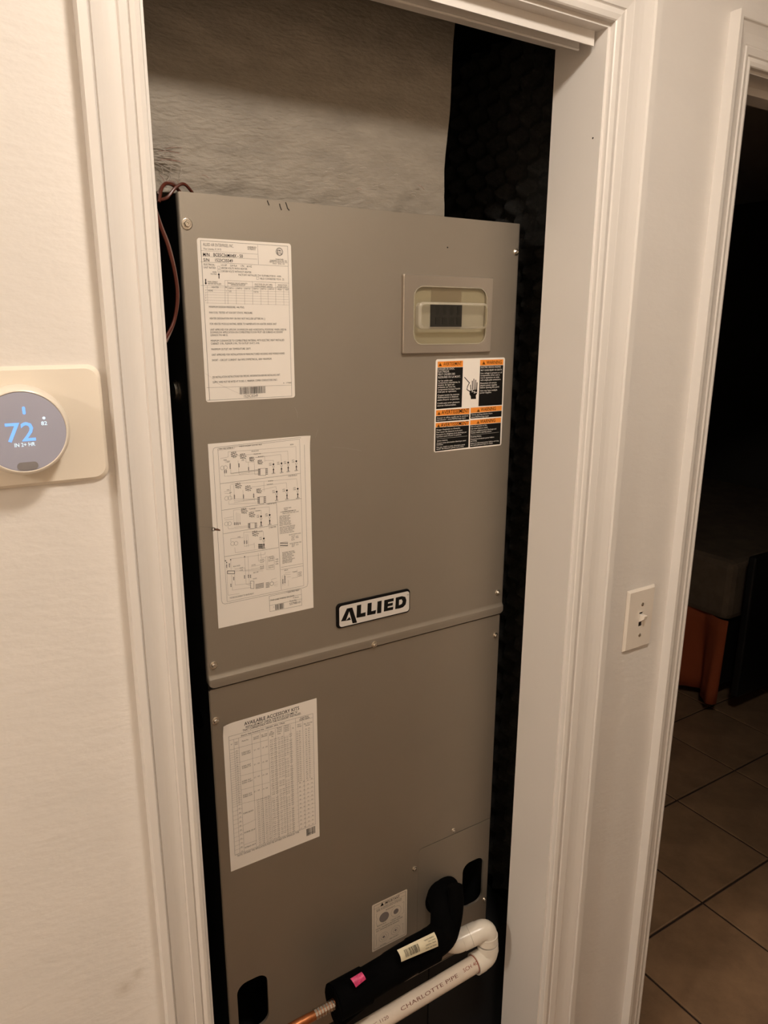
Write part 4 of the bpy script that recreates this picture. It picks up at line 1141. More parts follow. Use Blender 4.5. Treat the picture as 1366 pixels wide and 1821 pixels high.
ALLT = set('728IN+HR .CHARLOTTE PIPE0123456789ABCDEFGHIJKLMNOPQRSTUVWXYZ-/')
for L_ in (D1, WN, IM, BD, W2, D3):
    for it in L_:
        if it[0] == 'T': ALLT |= set(it[1])
ALLT.discard(' ')
GN = load_glyphs(sorted(ALLT), False); GB = load_glyphs(sorted(ALLT), True)
CAP = max(v[1] for v in GN['H'][0])
def text_shape(s, bold=False):
    G = GB if bold else GN; x = 0; vs = []; fs = []
    for c in s:
        if c == ' ': x += .30; continue
        g = G[c]; o = len(vs); vs += [(v[0]+x, v[1]) for v in g[0]]; fs += [[i+o for i in f] for f in g[1]]; x += g[2]
    return vs, fs, x
class Print:
    """draws on the plane y = yp; u to the right and v down in millimetres from (x0, z0)"""
    def __init__(s, x0, z0, yp): s.x0, s.z0, s.yp, s.mb = x0, z0, yp, MB(); s.lay = 0
    def P(s, u, v): return (s.x0+u*.001, s.yp-s.lay, s.z0-v*.001)
    def text(s, t, u, v, wd, h, key):
        vs, fs, x = text_shape(t, key in ('K', 'w', 'o'))
        if x <= 0: return
        k = 't' if key == 'k' or (key == 'K' and h < 3.2) else key
        sx = wd/x; sy_ = h/CAP
        s.mb.add([s.P(u+a*sx, v-b_*sy_) for a, b_ in vs], fs, k)
    def line(s, pts, wd, key):
        for a, b_ in zip(pts, pts[1:]):
            dx, dy = b_[0]-a[0], b_[1]-a[1]; l = math.hypot(dx, dy) or 1; nx, ny = -dy/l*wd/2, dx/l*wd/2; ex, ey = dx/l*wd/2, dy/l*wd/2
            s.mb.add([s.P(a[0]-ex+nx, a[1]-ey+ny), s.P(a[0]-ex-nx, a[1]-ey-ny), s.P(b_[0]+ex-nx, b_[1]+ey-ny), s.P(b_[0]+ex+nx, b_[1]+ey+ny)], [(0,1,2,3)], key)
    def poly(s, pts, key):
        tri = tessellate_polygon([[Vector((p[0], p[1], 0)) for p in pts]]); s.mb.add([s.P(*p) for p in pts], [tuple(t) for t in tri], key)
    def run(s, items):
        for it in items:
            k = it[0]; col = it[-2] if k == 'B' else it[-1]
            s.lay = .0001 if (col == 'w' or (k == 'L' and col == 'o')) else (.00007 if (k == 'T') else 0)
            if k == 'T': s.text(*it[1:])
            elif k == 'L': s.line(it[1], it[2], it[3])
            elif k == 'P': s.poly(it[1], it[2])
            elif k == 'D': s.poly([(it[1]+it[3]*math.cos(i*.3927), it[2]+it[3]*math.sin(i*.3927)) for i in range(16)], it[5])
            elif k == 'C': s.line([(it[1]+it[3]*math.cos(i*.3142), it[2]+it[3]*math.sin(i*.3142)) for i in range(21)], it[4], it[5])
            elif k == 'B':
                rnd = random.Random(it[6]); u = it[1]
                while u < it[1]+it[3]-.3:
                    wd = rnd.choice((.3, .3, .6, .9)); s.mb.add([s.P(u, it[2]), s.P(u+wd, it[2]), s.P(u+wd, it[2]+it[4]), s.P(u, it[2]+it[4])], [(0,1,2,3)], it[5]); u += wd+rnd.choice((.3, .4, .7))
        return s
    def build(s, parent, name='printing'):
        return s.mb.build(name, None, parent)

# ------------------------------------------------------------------ the setting
W = .777        # hall wall face
B = .873        # far side of that wall
HEAD = 2.030    # underside of closet head jamb
mb = MB()
for x0, x1, z0, z1 in ((-3.0, .213, 0, 2.44), (.213, .837, HEAD+.012, 2.44), (.837, 1.142, 0, 2.44), (1.142, 1.905, 2.037, 2.44), (1.905, 3.4, 0, 2.44)):
    mb.box(x0, x1, W, B, z0, z1)
struct(mb.build('wall_back', 'wall'))
struct(MB().box(-3.1, -3.0, -.5, B, 0, 2.44).build('wall_left', 'wall'))
struct(MB().box(-3.1, 3.4, -.6, -.5, 0, 2.44).build('wall_front', 'warm'))
struct(MB().box(3.4, 3.5, -.6, W, 0, 2.44).build('wall_right', 'wall'))
struct(MB().box(-3.1, 5.1, -.6, 4.6, 2.44, 2.54).build('ceiling', 'ceiling'))
# closet interior
struct(MB().box(.155, .195, B, 1.70, 0, 2.44).build('wall_closet_left', 'black'))
struct(MB().box(.195, .96, 1.66, 1.70, 0, 2.44).build('wall_closet_back', 'black'))
cr_ = struct(MB().box(.955, .985, B, 1.70, 0, 2.44).build('wall_closet_right', 'black'))
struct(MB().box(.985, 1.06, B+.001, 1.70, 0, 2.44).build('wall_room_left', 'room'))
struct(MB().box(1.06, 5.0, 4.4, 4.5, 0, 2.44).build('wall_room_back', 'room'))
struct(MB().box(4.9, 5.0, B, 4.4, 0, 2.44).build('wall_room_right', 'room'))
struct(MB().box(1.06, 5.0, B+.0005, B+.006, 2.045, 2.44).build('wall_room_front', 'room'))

# floor: grout bed and separate tiles
fl = struct(MB().box(-3.1, 5.1, -.6, 4.6, -.05, -.004).build('floor', 'grout'))
PX, PY = .3435, .3455; GX, GY = 1.4015, 1.017; g = .0035
tm = None; cnt = 0
for i in range(-6, 11):
    for j in range(-5, 8):
        x0 = GX+i*PX+g; x1 = GX+(i+1)*PX-g; y0 = GY+j*PY+g; y1 = GY+(j+1)*PY-g
        if x0 < -2.9 or x1 > 4.9 or y0 < -.55 or y1 > 4.4: continue
        if x1 < 1.06 and y1 > W: continue
        if tm is None:
            q = MB(); a, b_ = (PX-2*g)/2, (PY-2*g)/2; c = .003
            q.add([(-a,-b_,-.004),(a,-b_,-.004),(a,b_,-.004),(-a,b_,-.004),(-a,-b_,-.0015),(a,-b_,-.0015),(a,b_,-.0015),(-a,b_,-.0015),(-a+c,-b_+c,0),(a-c,-b_+c,0),(a-c,b_-c,0),(-a+c,b_-c,0)],
                  [(0,1,5,4),(1,2,6,5),(2,3,7,6),(3,0,4,7),(4,5,9,8),(5,6,10,9),(6,7,11,10),(7,4,8,11),(8,9,10,11)])
            o = q.build('tile', 'tile'); tm = o.data
        else:
            o = bpy.data.objects.new('tile', tm); COL.objects.link(o)
        o.parent = fl; o.location = ((x0+x1)/2, (y0+y1)/2, 0); cnt += 1

# casing profile: (fraction from inner edge to outer edge, thickness off the wall)
PROF = [(0, 0), (0, .0085), (.02, .0100), (.10, .0112), (.18, .0100), (.195, .0082), (.22, .0108), (.36, .0122), (.385, .0098), (.41, .0108), (.52, .0112), (.62, .0122), (.72, .0142), (.80, .0162), (.815, .0142), (.84, .0172), (.86, .0180), (1.0, .0180), (1.0, 0)]
def casing_v(name, xin, width, sgn, z0, zin, hwid, parent):
    """vertical casing leg; sgn = -1 when it grows to the left of the opening"""
    vs = []; fs = []; n = len(PROF)
    for u, t in PROF: vs.append((xin+sgn*u*width, W-t, z0))
    for u, t in PROF: vs.append((xin+sgn*u*width, W-t, zin+u*hwid))
    for i in range(n-1): fs.append((i, i+1, n+i+1, n+i))
    fs.append(tuple(range(n))); fs.append(tuple(range(n, 2*n)))
    return MB().add(vs, fs).build(name, 'trim', parent)
def casing_h(name, xl, wl, xr, wr, zin, hwid, parent):
    vs = []; fs = []; n = len(PROF)
    for u, t in PROF: vs.append((xl-u*wl, W-t, zin+u*hwid))
    for u, t in PROF: vs.append((xr+u*wr, W-t, zin+u*hwid))
    for i in range(n-1): fs.append((i, i+1, n+i+1, n+i))
    fs.append(tuple(range(n))); fs.append(tuple(range(n, 2*n)))
    return MB().add(vs, fs).build(name, 'trim', parent)

# closet doorway: jambs, head, casing, track
JL, JR = .2178, .8325
d1_ = bpy.data.objects.new('door_1', None); COL.objects.link(d1_); d1_.location = ((JL+JR)/2, W, 0); struct(d1_)
MB().box(JL-.006, JL, W-.0005, B+.0005, 0, HEAD).build('jamb', 'trim', d1_)
MB().box(JR, JR+.006, W-.0005, B+.0005, 0, HEAD).build('jamb', 'trim', d1_)
MB().box(JL-.006, JR+.006, W-.0005, B+.0005, HEAD, HEAD+.014).build('head_jamb', 'trim', d1_)
casing_v('casing', .2130, .0575, -1, 0, 2.036, .078, d1_)
casing_v('casing', .8372, .0790, 1, 0, 2.036, .078, d1_)
casing_h('casing', .2130, .0575, .8372, .0790, 2.036, .078, d1_)
tk = MB()
tk.box(.222, .8270, .7945, .7965, 2.0120, HEAD); tk.box(.222, .8270, .7965, .8150, HEAD-.002, HEAD)
tk.box(.222, .8200, .8150, .8166, 2.0135, HEAD)
tk.tube([(.222, .8160, 2.0125), (.8200, .8160, 2.0125)], .0018, 8)
tk.build('door_track', 'trim', d1_)

# second doorway
KL, KR = 1.1400, 1.9000
d2_ = bpy.data.objects.new('door_2', None); COL.objects.link(d2_); d2_.location = ((KL+KR)/2, W, 0); struct(d2_)
MB().box(KL-.006, KL, W-.0005, B+.0065, 0, 2.026).build('jamb', 'trim', d2_)
MB().box(KR, KR+.006, W-.0005, B+.0065, 0, 2.026).build('jamb', 'trim', d2_)
MB().box(KL-.006, KR+.006, W-.0005, B+.0065, 2.026, 2.04).build('head_jamb', 'trim', d2_)
st = MB(); st.box(KL, KL+.010, .815, .850, 0, 2.016); st.box(KR-.010, KR, .815, .850, 0, 2.016); st.box(KL, KR, .815, .850, 2.014, 2.026)
st.build('door_stop', 'trim', d2_)
casing_v('casing', 1.1380, .0495, -1, 0, 2.031, .067, d2_)
casing_v('casing', 1.9020, .0560, 1, 0, 2.031, .067, d2_)
casing_h('casing', 1.1380, .0495, 1.9020, .0560, 2.031, .067, d2_)

# paint nicks on the right closet jamb
q = MB(); q.lathe([(.0014, 0), (.0014, .0002)], (JR, .790, 1.8985), '-x', 7); q.build('paint_nick', 'dot', d1_)
# baseboards along the hall (below the frame)
for nm, x0, x1 in (('baseboard_left', -3.0, .155), ('baseboard_back', .917, 1.088)):
    struct(MB().box(x0, x1, W-.014, W, 0, .10).build(nm, 'trim'))

# egg-crate foam on the right wall of the closet
p_ = .056; y0_, y1_, z0_, z1_ = .885, 1.445, .45, 2.12
ny = int((y1_-y0_)/p_*10); nz = int((z1_-z0_)/p_*10)
vs = []; fs = []
for j in range(nz+1):
    for i in range(ny+1):
        yy = y0_+(y1_-y0_)*i/ny; zz = z0_+(z1_-z0_)*j/nz
        h = .5+.5*math.cos(2*math.pi*yy/p_)*math.cos(2*math.pi*zz/p_)
        vs.append((.950-.012-.026*h**1.3, yy, zz))
for j in range(nz):
    for i in range(ny):
        a = j*(ny+1)+i; fs.append((a, a+1, a+ny+2, a+ny+1))
k = len(vs)
edge = [i for i in range(ny+1)]+[j*(ny+1)+ny for j in range(1, nz+1)]+[nz*(ny+1)+i for i in range(ny-1, -1, -1)]+[j*(ny+1) for j in range(nz-1, 0, -1)]
for e in edge: vs.append((.9535, vs[e][1], vs[e][2]))
for a in range(len(edge)):
    b_ = (a+1) % len(edge); fs.append((edge[a], edge[b_], k+b_, k+a))
o = MB().add(vs, fs).build('acoustic_foam_panel', 'foam', None, smooth=True)
tag(o, 'black egg-crate foam sheet lining the closet wall right of the unit', 'foam panel')

# ------------------------------------------------------------------ wooden platform and duct
pf = thing('equipment_platform', 'black box platform below the grey unit, behind the white drain pipe', 'platform', (.56, .94, 0))
MB().box(.20, .690, .936, 1.60, 0, .425).build('side_box', 'black', pf)
MB().box(.693, .93, .936, 1.60, 0, .425).build('side_box', 'black', pf)

dc = MB(); nx_, nz_ = 110, 130; vs = []; fs = []
X0, X1, Z0, Z1, YD = .222, .6985, 1.802, 2.44, .956
for j in range(nz_+1):
    for i in range(nx_+1):
        x = X0+(X1-X0)*i/nx_; z = Z0+(Z1-Z0)*j/nz_
        d = noise.noise(Vector((x*4, z*5, 3)))*.003+noise.noise(Vector((x*30, z*55, 9)))*.0006
        if z < 1.87: d += (.0022*noise.noise(Vector((x*38, z*70, 1)))+.0015)*min(1, (1.87-z)/.04)
        ex = 0
        if i == nx_: ex = noise.noise(Vector((0, z*12, 5)))*.004
        vs.append((x+ex+(.056*(z-1.8) if i == nx_ else 0), YD-d, z))
for j in range(nz_):
    for i in range(nx_):
        a = j*(nx_+1)+i; fs.append((a, a+1, a+nx_+2, a+nx_+1))
dc.add(vs, fs)
k = len(vs)
# sides
rs = [j*(nx_+1)+nx_ for j in range(nz_+1)]; ls = [j*(nx_+1) for j in range(nz_+1)]
vv = [vs[i] for i in rs]+[(vs[i][0], 1.45, vs[i][2]) for i in rs]; n = len(rs)
dc.add(vv, [(i, n+i, n+i+1, i+1) for i in range(n-1)])
vv = [vs[i] for i in ls]+[(vs[i][0], 1.45, vs[i][2]) for i in ls]
dc.add(vv, [(i, i+1, n+i+1, n+i) for i in range(n-1)])
dc.add([(X0, YD, Z0), (X1, YD, Z0), (X1, 1.45, Z0), (X0, 1.45, Z0)], [(0, 1, 2, 3)])
o = dc.build('supply_duct', 'duct', None, smooth=True)
tag(o, 'grey wrapped supply duct rising from the top of the unit', 'duct')
duct = o
M['fiber'] = mat('pale_fiber', (.44, .39, .34), .8); M['fiber_red'] = mat('reddish_fiber', (.30, .15, .12), .8)
rnd = random.Random(11); q = MB()
for i in range(46):
    if i < 18: x, z, l = .262+rnd.random()*.02, 1.834+rnd.random()*.020, .014+rnd.random()*.022; a_ = rnd.uniform(-.5, .25)
    elif i < 28: x, z, l = .276+rnd.random()*.022, 1.808+rnd.random()*.014, .006+rnd.random()*.010; a_ = rnd.uniform(.6, 2.4)
    else: x, z, l = .32+rnd.random()*.36, 1.812+rnd.random()*.045, .003+rnd.random()*.009; a_ = rnd.uniform(-.5, .3)
    y = .9500-rnd.random()*.003
    q.tube([(x, y, z), (x+l*.5*math.cos(a_), y-.0015, z+l*.5*math.sin(a_)+.001), (x+l*math.cos(a_), y-.0005, z+l*math.sin(a_))], .00028, 4, 'fiber_red' if i % 5 == 1 else 'fiber')
fb = q.build('loose_fibers', None, duct); fb['kind'] = 'stuff'

# ------------------------------------------------------------------ the air handler
UL, UR, UT, US, UB = .2852, .8335, 1.8010, 1.1435, .4270
ah = thing('air_handler', 'tall grey metal air handler with paper labels standing inside the closet', 'air handler', ((UL+UR)/2, .93, UB))
cab = MB(); cab.box(UL+.002, UL+.0045, .9345, 1.45, UB, UT-.001); cab.box(UR-.0045, UR-.002, .9345, 1.45, UB, UT-.001); cab.box(UL+.0045, UR-.0045, .9345, 1.45, UT-.0035, UT-.001); cab.box(UL+.0045, UR-.0045, .9345, 1.45, UB, UB+.0025); cab.box(UL+.0045, UR-.0045, 1.4475, 1.45, UB+.0025, UT-.0035); cab.box(UL+.0045, UR-.0045, .9345, .960, 1.132, 1.150)
cab.build('cabinet', 'black', ah)  # shade behind the panel holes is put into the black colour
def face_panel(name, zt, zb, rows, rbot, rtop):
    """sheet panel; rows = [(z, y)] between top and bottom; corner radii"""
    xs = []; 
    for off, e in ((0, .0045), (.0006, .0020), (.0018, .0006), (.0034, 0)): xs.append((off, e))
    cols = [(UL+o_, e) for o_, e in xs]
    rr_ = max(rbot, rtop)
    cols += [(UL+.0034+(rr_-.0034)*t, 0) for t in (.2, .4, .6, .8, 1.)]
    cols += [(UL+.1+i*(UR-UL-.2)/8, 0) for i in range(9)]
    cols += [(UL+UR-c[0], c[1]) for c in reversed(cols[:9])]
    def cr(x, r):
        d = min(x-UL, UR-x)
        return r-math.sqrt(max(0, r*r-(r-d)**2)) if r and d < r else 0
    vs = []; fs = []; nr = len(rows)
    for ri, (z, y) in enumerate(rows):
        for x, e in cols:
            zz = z
            if ri >= nr-1: zz = z+cr(x, rbot)
            elif ri == nr-2: zz = max(z, zb+cr(x, rbot)+.0003)
            if ri == 0: zz = z-cr(x, rtop)
            vs.append((x, y+e, zz))
    nc = len(cols)
    for r_ in range(nr-1):
        for c in range(nc-1): fs.append((r_*nc+c, (r_+1)*nc+c, (r_+1)*nc+c+1, r_*nc+c+1))
    # return to the cabinet
    ring = [c for c in range(nc)]+[r_*nc+nc-1 for r_ in range(1, nr)]+[(nr-1)*nc+c for c in range(nc-2, -1, -1)]+[r_*nc for r_ in range(nr-2, 0, -1)]
    k_ = len(vs)
    for i in ring: vs.append((vs[i][0], .9350, vs[i][2]))
    for a in range(len(ring)):
        b2 = (a+1) % len(ring); fs.append((ring[a], ring[b2], k_+b2, k_+a))
    return MB().add(vs, fs).build(name, 'metal', ah, smooth=True)
face_panel('upper_panel', UT, US, [(UT, .9300), (UT-.01, .9300), (1.1640, .9300), (1.1605, .9296), (1.1570, .9268), (1.1560, .9265), (1.1490, .9265), (US, .9265)], .011, .004)
# lower panel with its two hand holes and the pipe hole
lp = MB()
holeL = rrect(.3015, .3545, .503, .606, .018); holeR = rrect(.7630, .8150, .528, .632, .018); holeC = circ(.7120, .5860, .036)
x0l, x1l = UL+.0025, UR-.0065
outer = rrect(x0l, x1l, UB, 1.1400, .002, 2)
plate_gap = [(.6567, .4280), (.8268, .4280), (.8268, .7136), (.6638, .7136), (.6592, .7108), (.6567, .7055)]
lp.prism([outer, holeL[::-1], plate_gap[::-1]], .9300, .9342)
lp.box(x0l-.0012, x0l, .9312, .9342, UB, 1.138); lp.box(x1l, x1l+.0012, .9312, .9342, UB, 1.138)
lp.build('lower_panel', 'metal', ah)
ap = MB(); ap.prism([[ (.6570, .430), (.8262, .430), (.8262, .7120), (.6642, .7120), (.6595, .7095), (.6570, .7050)], holeR[::-1], holeC[::-1]], .9300, .9342)
ap.build('access_plate', 'metal', ah)
def screw(x, z, y=.9300, r=.0056, h=.0042, rot=.2):
    q = MB(); q.lathe([(r, 0), (r, .0009), (r*.86, .0013), (r*.62, .0013)], (x, y, z), '-y', 20)
    q.lathe([(r*.62, .0012), (r*.62, h*.85), (r*.5, h), (r*.28, h), (r*.22, h*.72)], (x, y, z), '-y', 6, rot=rot)
    o = q.build('screw', 'zinc', ah); return o
for i, (x, z, r) in enumerate(((.2954, 1.7646, .0068), (.8253, 1.7586, .0052), (.2955, 1.1777, .0058), (.8192, 1.1836, .0052), (.8185, 1.1014, .0052), (.2935, 1.0904, .0058), (.7361, .723, .0045), (.6485, .6765, .0048), (.8205, .5260, .0048))):
    screw(x, z, r=r, rot=i*.35)
screw(.5603, 1.1470, y=.9266, r=.0055)
MB().lathe([(.0012, 0), (.0012, .0004)], (.6901, .9300, 1.7584), '-y', 10).build('rivet_hole', 'dot', ah)
# knockout fittings on the cabinet's left side
MB().lathe([(.0145, 0), (.0145, .003), (.0125, .004), (.0125, .007), (.008, .007)], (UL+.002, .985, 1.560), '-x', 12).build('conduit_nut', 'zinc', ah)['label'] = 'steel conduit nut'
MB().lathe([(.014, 0), (.014, .004), (.011, .006), (.006, .003)], (UL+.002, .984, 1.068), '-x', 20).build('grommet', 'rubber', ah)
# pale hairline scratches on the paint
q = MB()
for p in ([(.4325, 1.5346), (.4360, 1.5278), (.4368, 1.5200)], [(.4640, 1.4900), (.4680, 1.5010)], [(.4900, 1.4740), (.5155, 1.4700), (.5400, 1.4640)]):
    MB().tube([(x, .9300, z) for x, z in p], .00018, 4).build('scratch_mark', 'tray', ah)
# dark tape residue hanging over the top edge of the upper panel
q = MB()
for p in ([(.4020, 1.8000), (.4030, 1.7975), (.4045, 1.7945)], [(.4190, 1.7975), (.4197, 1.7940), (.4215, 1.7900)], [(.4275, 1.8000), (.4290, 1.7965), (.4300, 1.7930), (.4325, 1.7905)]):
    MB().tube([(x, .9298, z) for x, z in p], .0007, 5).build('scuff_mark', 'dot', ah)
# breaker window
bc = MB(); bx0, bx1, bz0, bz1 = .6085, .7770, 1.6040, 1.7180
bc.prism([rrect(bx0, bx1, bz0, bz1, .002, 2), rrect(.6260, .7650, 1.6170, 1.7020, .016)[::-1]], .9240, .9300, cham=.0012)
cov = bc.build('breaker_cover', 'cover', ah, smooth=False)
tr_ = MB(); tr_.box(.6265, .7645, .9292, .9300, 1.6175, 1.7015); tr_.build('tray', 'tray', cov)
MB().box(.6610, .7180, .9288, .9292, 1.6800, 1.7010).build('label_strip', 'cover', cov)
bk = MB(); bk.box(.6600, .7185, .9268, .9292, 1.6425, 1.6760)
bk.build('breaker', 'K', cov)
lv = MB()
for x in (.6680, .6810, .6945, .7080): lv.box(x, x+.0075, .9250, .9268, 1.6470, 1.6570); lv.box(x+.001, x+.0065, .9258, .9268, 1.6610, 1.6730)
lv.build('breaker_toggle', 'rubber', cov)
wn_ = MB()
# window skin: flat rim with a rounded horizontal bulge
rim = rrect(.6262, .7648, 1.6172, 1.7018, .016, 6); band = rrect(.6300, .7612, 1.6400, 1.6790, .008, 6)
wn_.prism([rim, band[::-1]], .9238, .9244, 'milky')
b1_ = rrect(.6300, .7612, 1.6400, 1.6790, .008, 6); b2_ = rrect(.6312, .7600, 1.6412, 1.6778, .008, 6); b3_ = rrect(.6335, .7577, 1.6435, 1.6755, .007, 6)
rings = [(b1_, .9238), (b1_, .9165), (b2_, .9148), (b3_, .9140)]
vs = []; fs = []; n = len(b1_)
for lp_, y in rings: vs += [(p[0], y, p[1]) for p in lp_]
for r_ in range(3):
    for i in range(n): fs.append((r_*n+i, r_*n+(i+1) % n, (r_+1)*n+(i+1) % n, (r_+1)*n+i))
wn_.add(vs, fs, 'milky_edge'); wn_.add(vs[3*n:], [tuple(range(n))], 'milky')
wn_.prism([rrect(.6258, .7652, 1.6168, 1.7022, .0165, 6), rrect(.6274, .7636, 1.6184, 1.7006, .0155, 6)[::-1]], .9232, .9238, 'milky_edge')
wn_.build('clear_window', None, cov, smooth=True)

def sheet(name, x0, zt, wd, hd, r, label, key='paper', curl=None, thick=.0003, yb=.9300):
    if curl is None:
        q = MB(); q.prism([rrect(x0, x0+wd, zt-hd, zt, r, 4) if r else [(x0, zt-hd), (x0+wd, zt-hd), (x0+wd, zt), (x0, zt)]], yb-thick, yb)
        o = q.build(name, key, ah)
    else:
        cx_, cz_, rad, amt = curl; n_ = 28; vs = []; fs = []
        for j in range(n_+1):
            for i in range(n_+1):
                u = i/n_; v = j/n_; x = x0+u*wd; z = zt-v*hd
                d = math.hypot((u-cx_)*wd, (v-cz_)*hd*.8); a = max(0, 1-d/rad)
                vs.append((x, yb-thick-amt*a*a, z))
        for j in range(n_):
            for i in range(n_):
                a = j*(n_+1)+i; fs.append((a, a+n_+1, a+n_+2, a+1))
        o = MB().add(vs, fs).build(name, key, ah, smooth=True)
    o['label'] = label; return o
def rect(R_): return R_[0]*.001, R_[1]*.001, R_[2]*.001, R_[3]*.001
x, z, wd, hd = rect(D1_RECT)
o = sheet('rating_label', x, z, wd, hd, .0035, 'white rating label with serial number and table at the top left'); Print(x, z, .92958).run(D1).build(o)
x, z, wd, hd = rect(W2_RECT)
o = sheet('wiring_diagram', x, z, wd, hd, 0, 'large white sheet with wiring diagrams', curl=(1, 0, .017, .003)); Print(x, z, .92958).run(W2).build(o)
x, z, wd, hd = rect(D3_RECT)
o = sheet('accessory_table', x, z, wd, hd, 0, 'white sheet headed AVAILABLE ACCESSORY KITS with a dense table', 'paper', curl=(0, 0, .018, .004))
pr = Print(x, z, .92958).run(D3)
rnd = random.Random(4)
H0, H1 = 46.0, 225.6
nrow = 47; pt = (H1-H0)/nrow
for k_ in range(nrow):
    v = H0+pt*(k_+1)-.9
    for ci, (ua, ub, n_, k0) in enumerate(((72.5, 83.5, 2, 0), (85.5, 94.5, 2, 0), (96, 103, 2, 0), (104.6, 109.5, 1, 0))):
        if rnd.random() < .04: continue
        s_ = ' '.join('%d' % rnd.randint(10, 99) for _ in range(n_)); pr.text(s_, ua, v, ub-ua, 1.55, 'g')
    if k_ % 2 == 0: pr.line([(71, v+.75), (111, v+.75)], .14, 'g')
    if k_ < 24:
        pr.text('%d' % rnd.randint(10, 99), 117, v, 3, 1.5, 'k'); pr.text('%d' % rnd.randint(10, 99), 121, v, 3, 1.5, 'k'); pr.text('%d' % rnd.randint(10, 99), 132, v, 3, 1.5, 'k'); pr.text('%d' % rnd.randint(10, 99), 137, v, 3, 1.5, 'k')
        pr.line([(8.4, v+.6), (23, v+.6)], .18, 'k'); pr.text('%02d' % rnd.randint(5, 30), 17.5, v, 3.2, 1.6, 'k')
        pr.line([(113, v+.7), (146, v+.7)], .1, 'g')
    elif k_ % 2 == 0:
        pr.text('%d' % rnd.randint(10, 99), 119, v, 3, 1.6, 'k'); pr.text('%d' % rnd.randint(10, 99), 126, v, 3, 1.6, 'k'); pr.text('%d' % rnd.randint(10, 99), 133, v, 3, 1.6, 'k'); pr.text('%d' % rnd.randint(10, 99), 140, v, 3, 1.6, 'k')
        pr.line([(113, v+.9), (146, v+.9)], .14, 'g'); pr.line([(8.4, v+.9), (23, v+.9)], .18, 'k'); pr.text('%02d' % rnd.randint(5, 30), 17.5, v, 3.2, 1.6, 'k')
    if k_ > 24:
        pr.text('%.1f - %.1f' % (2+.1*rnd.randint(0, 20), 4+.1*rnd.randint(0, 20)), 47.5, v, 9.5, 1.5, 'k')
        pr.line([(46, v+.9), (70, v+.9)], .13, 'g')
        pr.text('%d %d' % (rnd.randint(10, 99), rnd.randint(10, 99)), 60, v, 9, 1.5, 'g')
pr.build(o)
x, z, wd, hd = rect(WN_RECT)
o = sheet('warning_label', x, z, wd, hd, .0035, 'black and orange bilingual warning label with hand symbol'); Print(x, z, .92958).run(WN).build(o)
x, z, wd, hd = rect(IM_RECT)
o = sheet('caution_label', x, z, wd, hd, .0025, 'small pale label headed IMPORTANT with four round diagrams', 'paper_aged'); Print(x, z, .92958).run(IM).build(o)
x, z, wd, hd = rect(BD_RECT)
q = MB(); q.prism([rrect(x, x+wd, z-hd, z, .0065, 6)], .9268, .9300, cham=.0008)
o = q.build('badge', 'K', ah); o['label'] = 'raised black and white ALLIED badge'
MB().prism([rrect(x+.0043, x+.1344, z-.0384, z-.0036, .005, 6)], .9266, .9270).build('badge_face', 'w', o)
Print(x, z, .92650).run(BD).build(o)

# ------------------------------------------------------------------ low-voltage cable at the top left corner
def wire(name, paths, parent):
    q = MB()
    for p, r, key in paths: q.tube(smooth_path(p), r, 8, key)
    return q.build(name, None, parent, smooth=True)
cb = thing('thermostat_cable', 'brown thermostat wires looping over the upper left corner of the unit', 'cable', (.27, .93, 1.80))
wire('loop', [([(.262, .925, 1.786), (.268, .930, 1.803), (.277, .936, 1.8095), (.289, .944, 1.8075), (.300, .952, 1.799)], .0021, 'wire'),
              ([(.264, .930, 1.789), (.275, .934, 1.7935), (.287, .938, 1.806), (.299, .942, 1.8115), (.311, .948, 1.8030), (.316, .955, 1.798)], .0019, 'wire'),
              ([(.262, .928, 1.795), (.272, .934, 1.808), (.283, .939, 1.812), (.292, .943, 1.808)], .0016, 'wire2')], cb)
wire('hanging_wire', [([(.248, .895, 1.775), (.2545, .90, 1.757), (.2618, .90, 1.735), (.2680, .90, 1.704), (.2690, .90, 1.677), (.2625, .898, 1.650), (.2480, .892, 1.628)], .0021, 'wire'),
                      ([(.250, .897, 1.776), (.2570, .902, 1.757), (.2645, .902, 1.735), (.2700, .902, 1.704), (.2708, .902, 1.677), (.2640, .900, 1.650), (.2500, .892, 1.626)], .0013, 'wire2')], cb)

# ------------------------------------------------------------------ refrigerant line in black insulation
rl = thing('refrigerant_line', 'black foam-wrapped refrigerant line running down left from the round hole', 'pipe', (.69, .90, .55))
q = MB(); q.lathe([(.0385, 0), (.0385, .003), (.034, .009), (.022, .010)], (.7130, .9290, .5885), '-y', 28)
q.build('rubber_collar', 'rubber', rl, smooth=True)
sl = MB()
sl.tube(smooth_path([(.7150, .950, .5830), (.6990, .908, .6030), (.6880, .884, .5900), (.6740, .872, .5670), (.6407, .870, .5580), (.6075, .870, .5560), (.5528, .868, .5530), (.4949, .866, .5511), (.4418, .864, .5522)]), [.0275]*30+[.0280]*18+[.0270]*17, 18)
sl.tube(smooth_path([(.7040, .878, .6520), (.6995, .868, .6200), (.6900, .864, .5780), (.6730, .864, .5560), (.6480, .868, .5580), (.5700, .868, .5490), (.5000, .862, .5300), (.4430, .858, .5200)]), .0140, 14)
sl.tube([(.5050, .866, .5511), (.4440, .864, .5522)], .0300, 18)
sl.tube([(.6500, .869, .5570), (.6050, .8695, .5560)], .0295, 18)
o = sl.build('foam_sleeve', 'rubber', rl, smooth=True)
cpp = MB(); cpp.tube(smooth_path([(.4600, .862, .5560), (.4055, .858, .5555), (.3753, .858, .5557), (.2500, .858, .5520)]), .0075, 12)
cpp.build('copper_tube', 'copper', rl, smooth=True)
tw = MB()
for i in range(7):
    tw.lathe([(.0086, 0), (.0086, .004)], (.4050+i*.0052, .8585, .5556), Vector((1, 0, 0)), 10)
tw.build('foil_wrap', 'foil', rl)

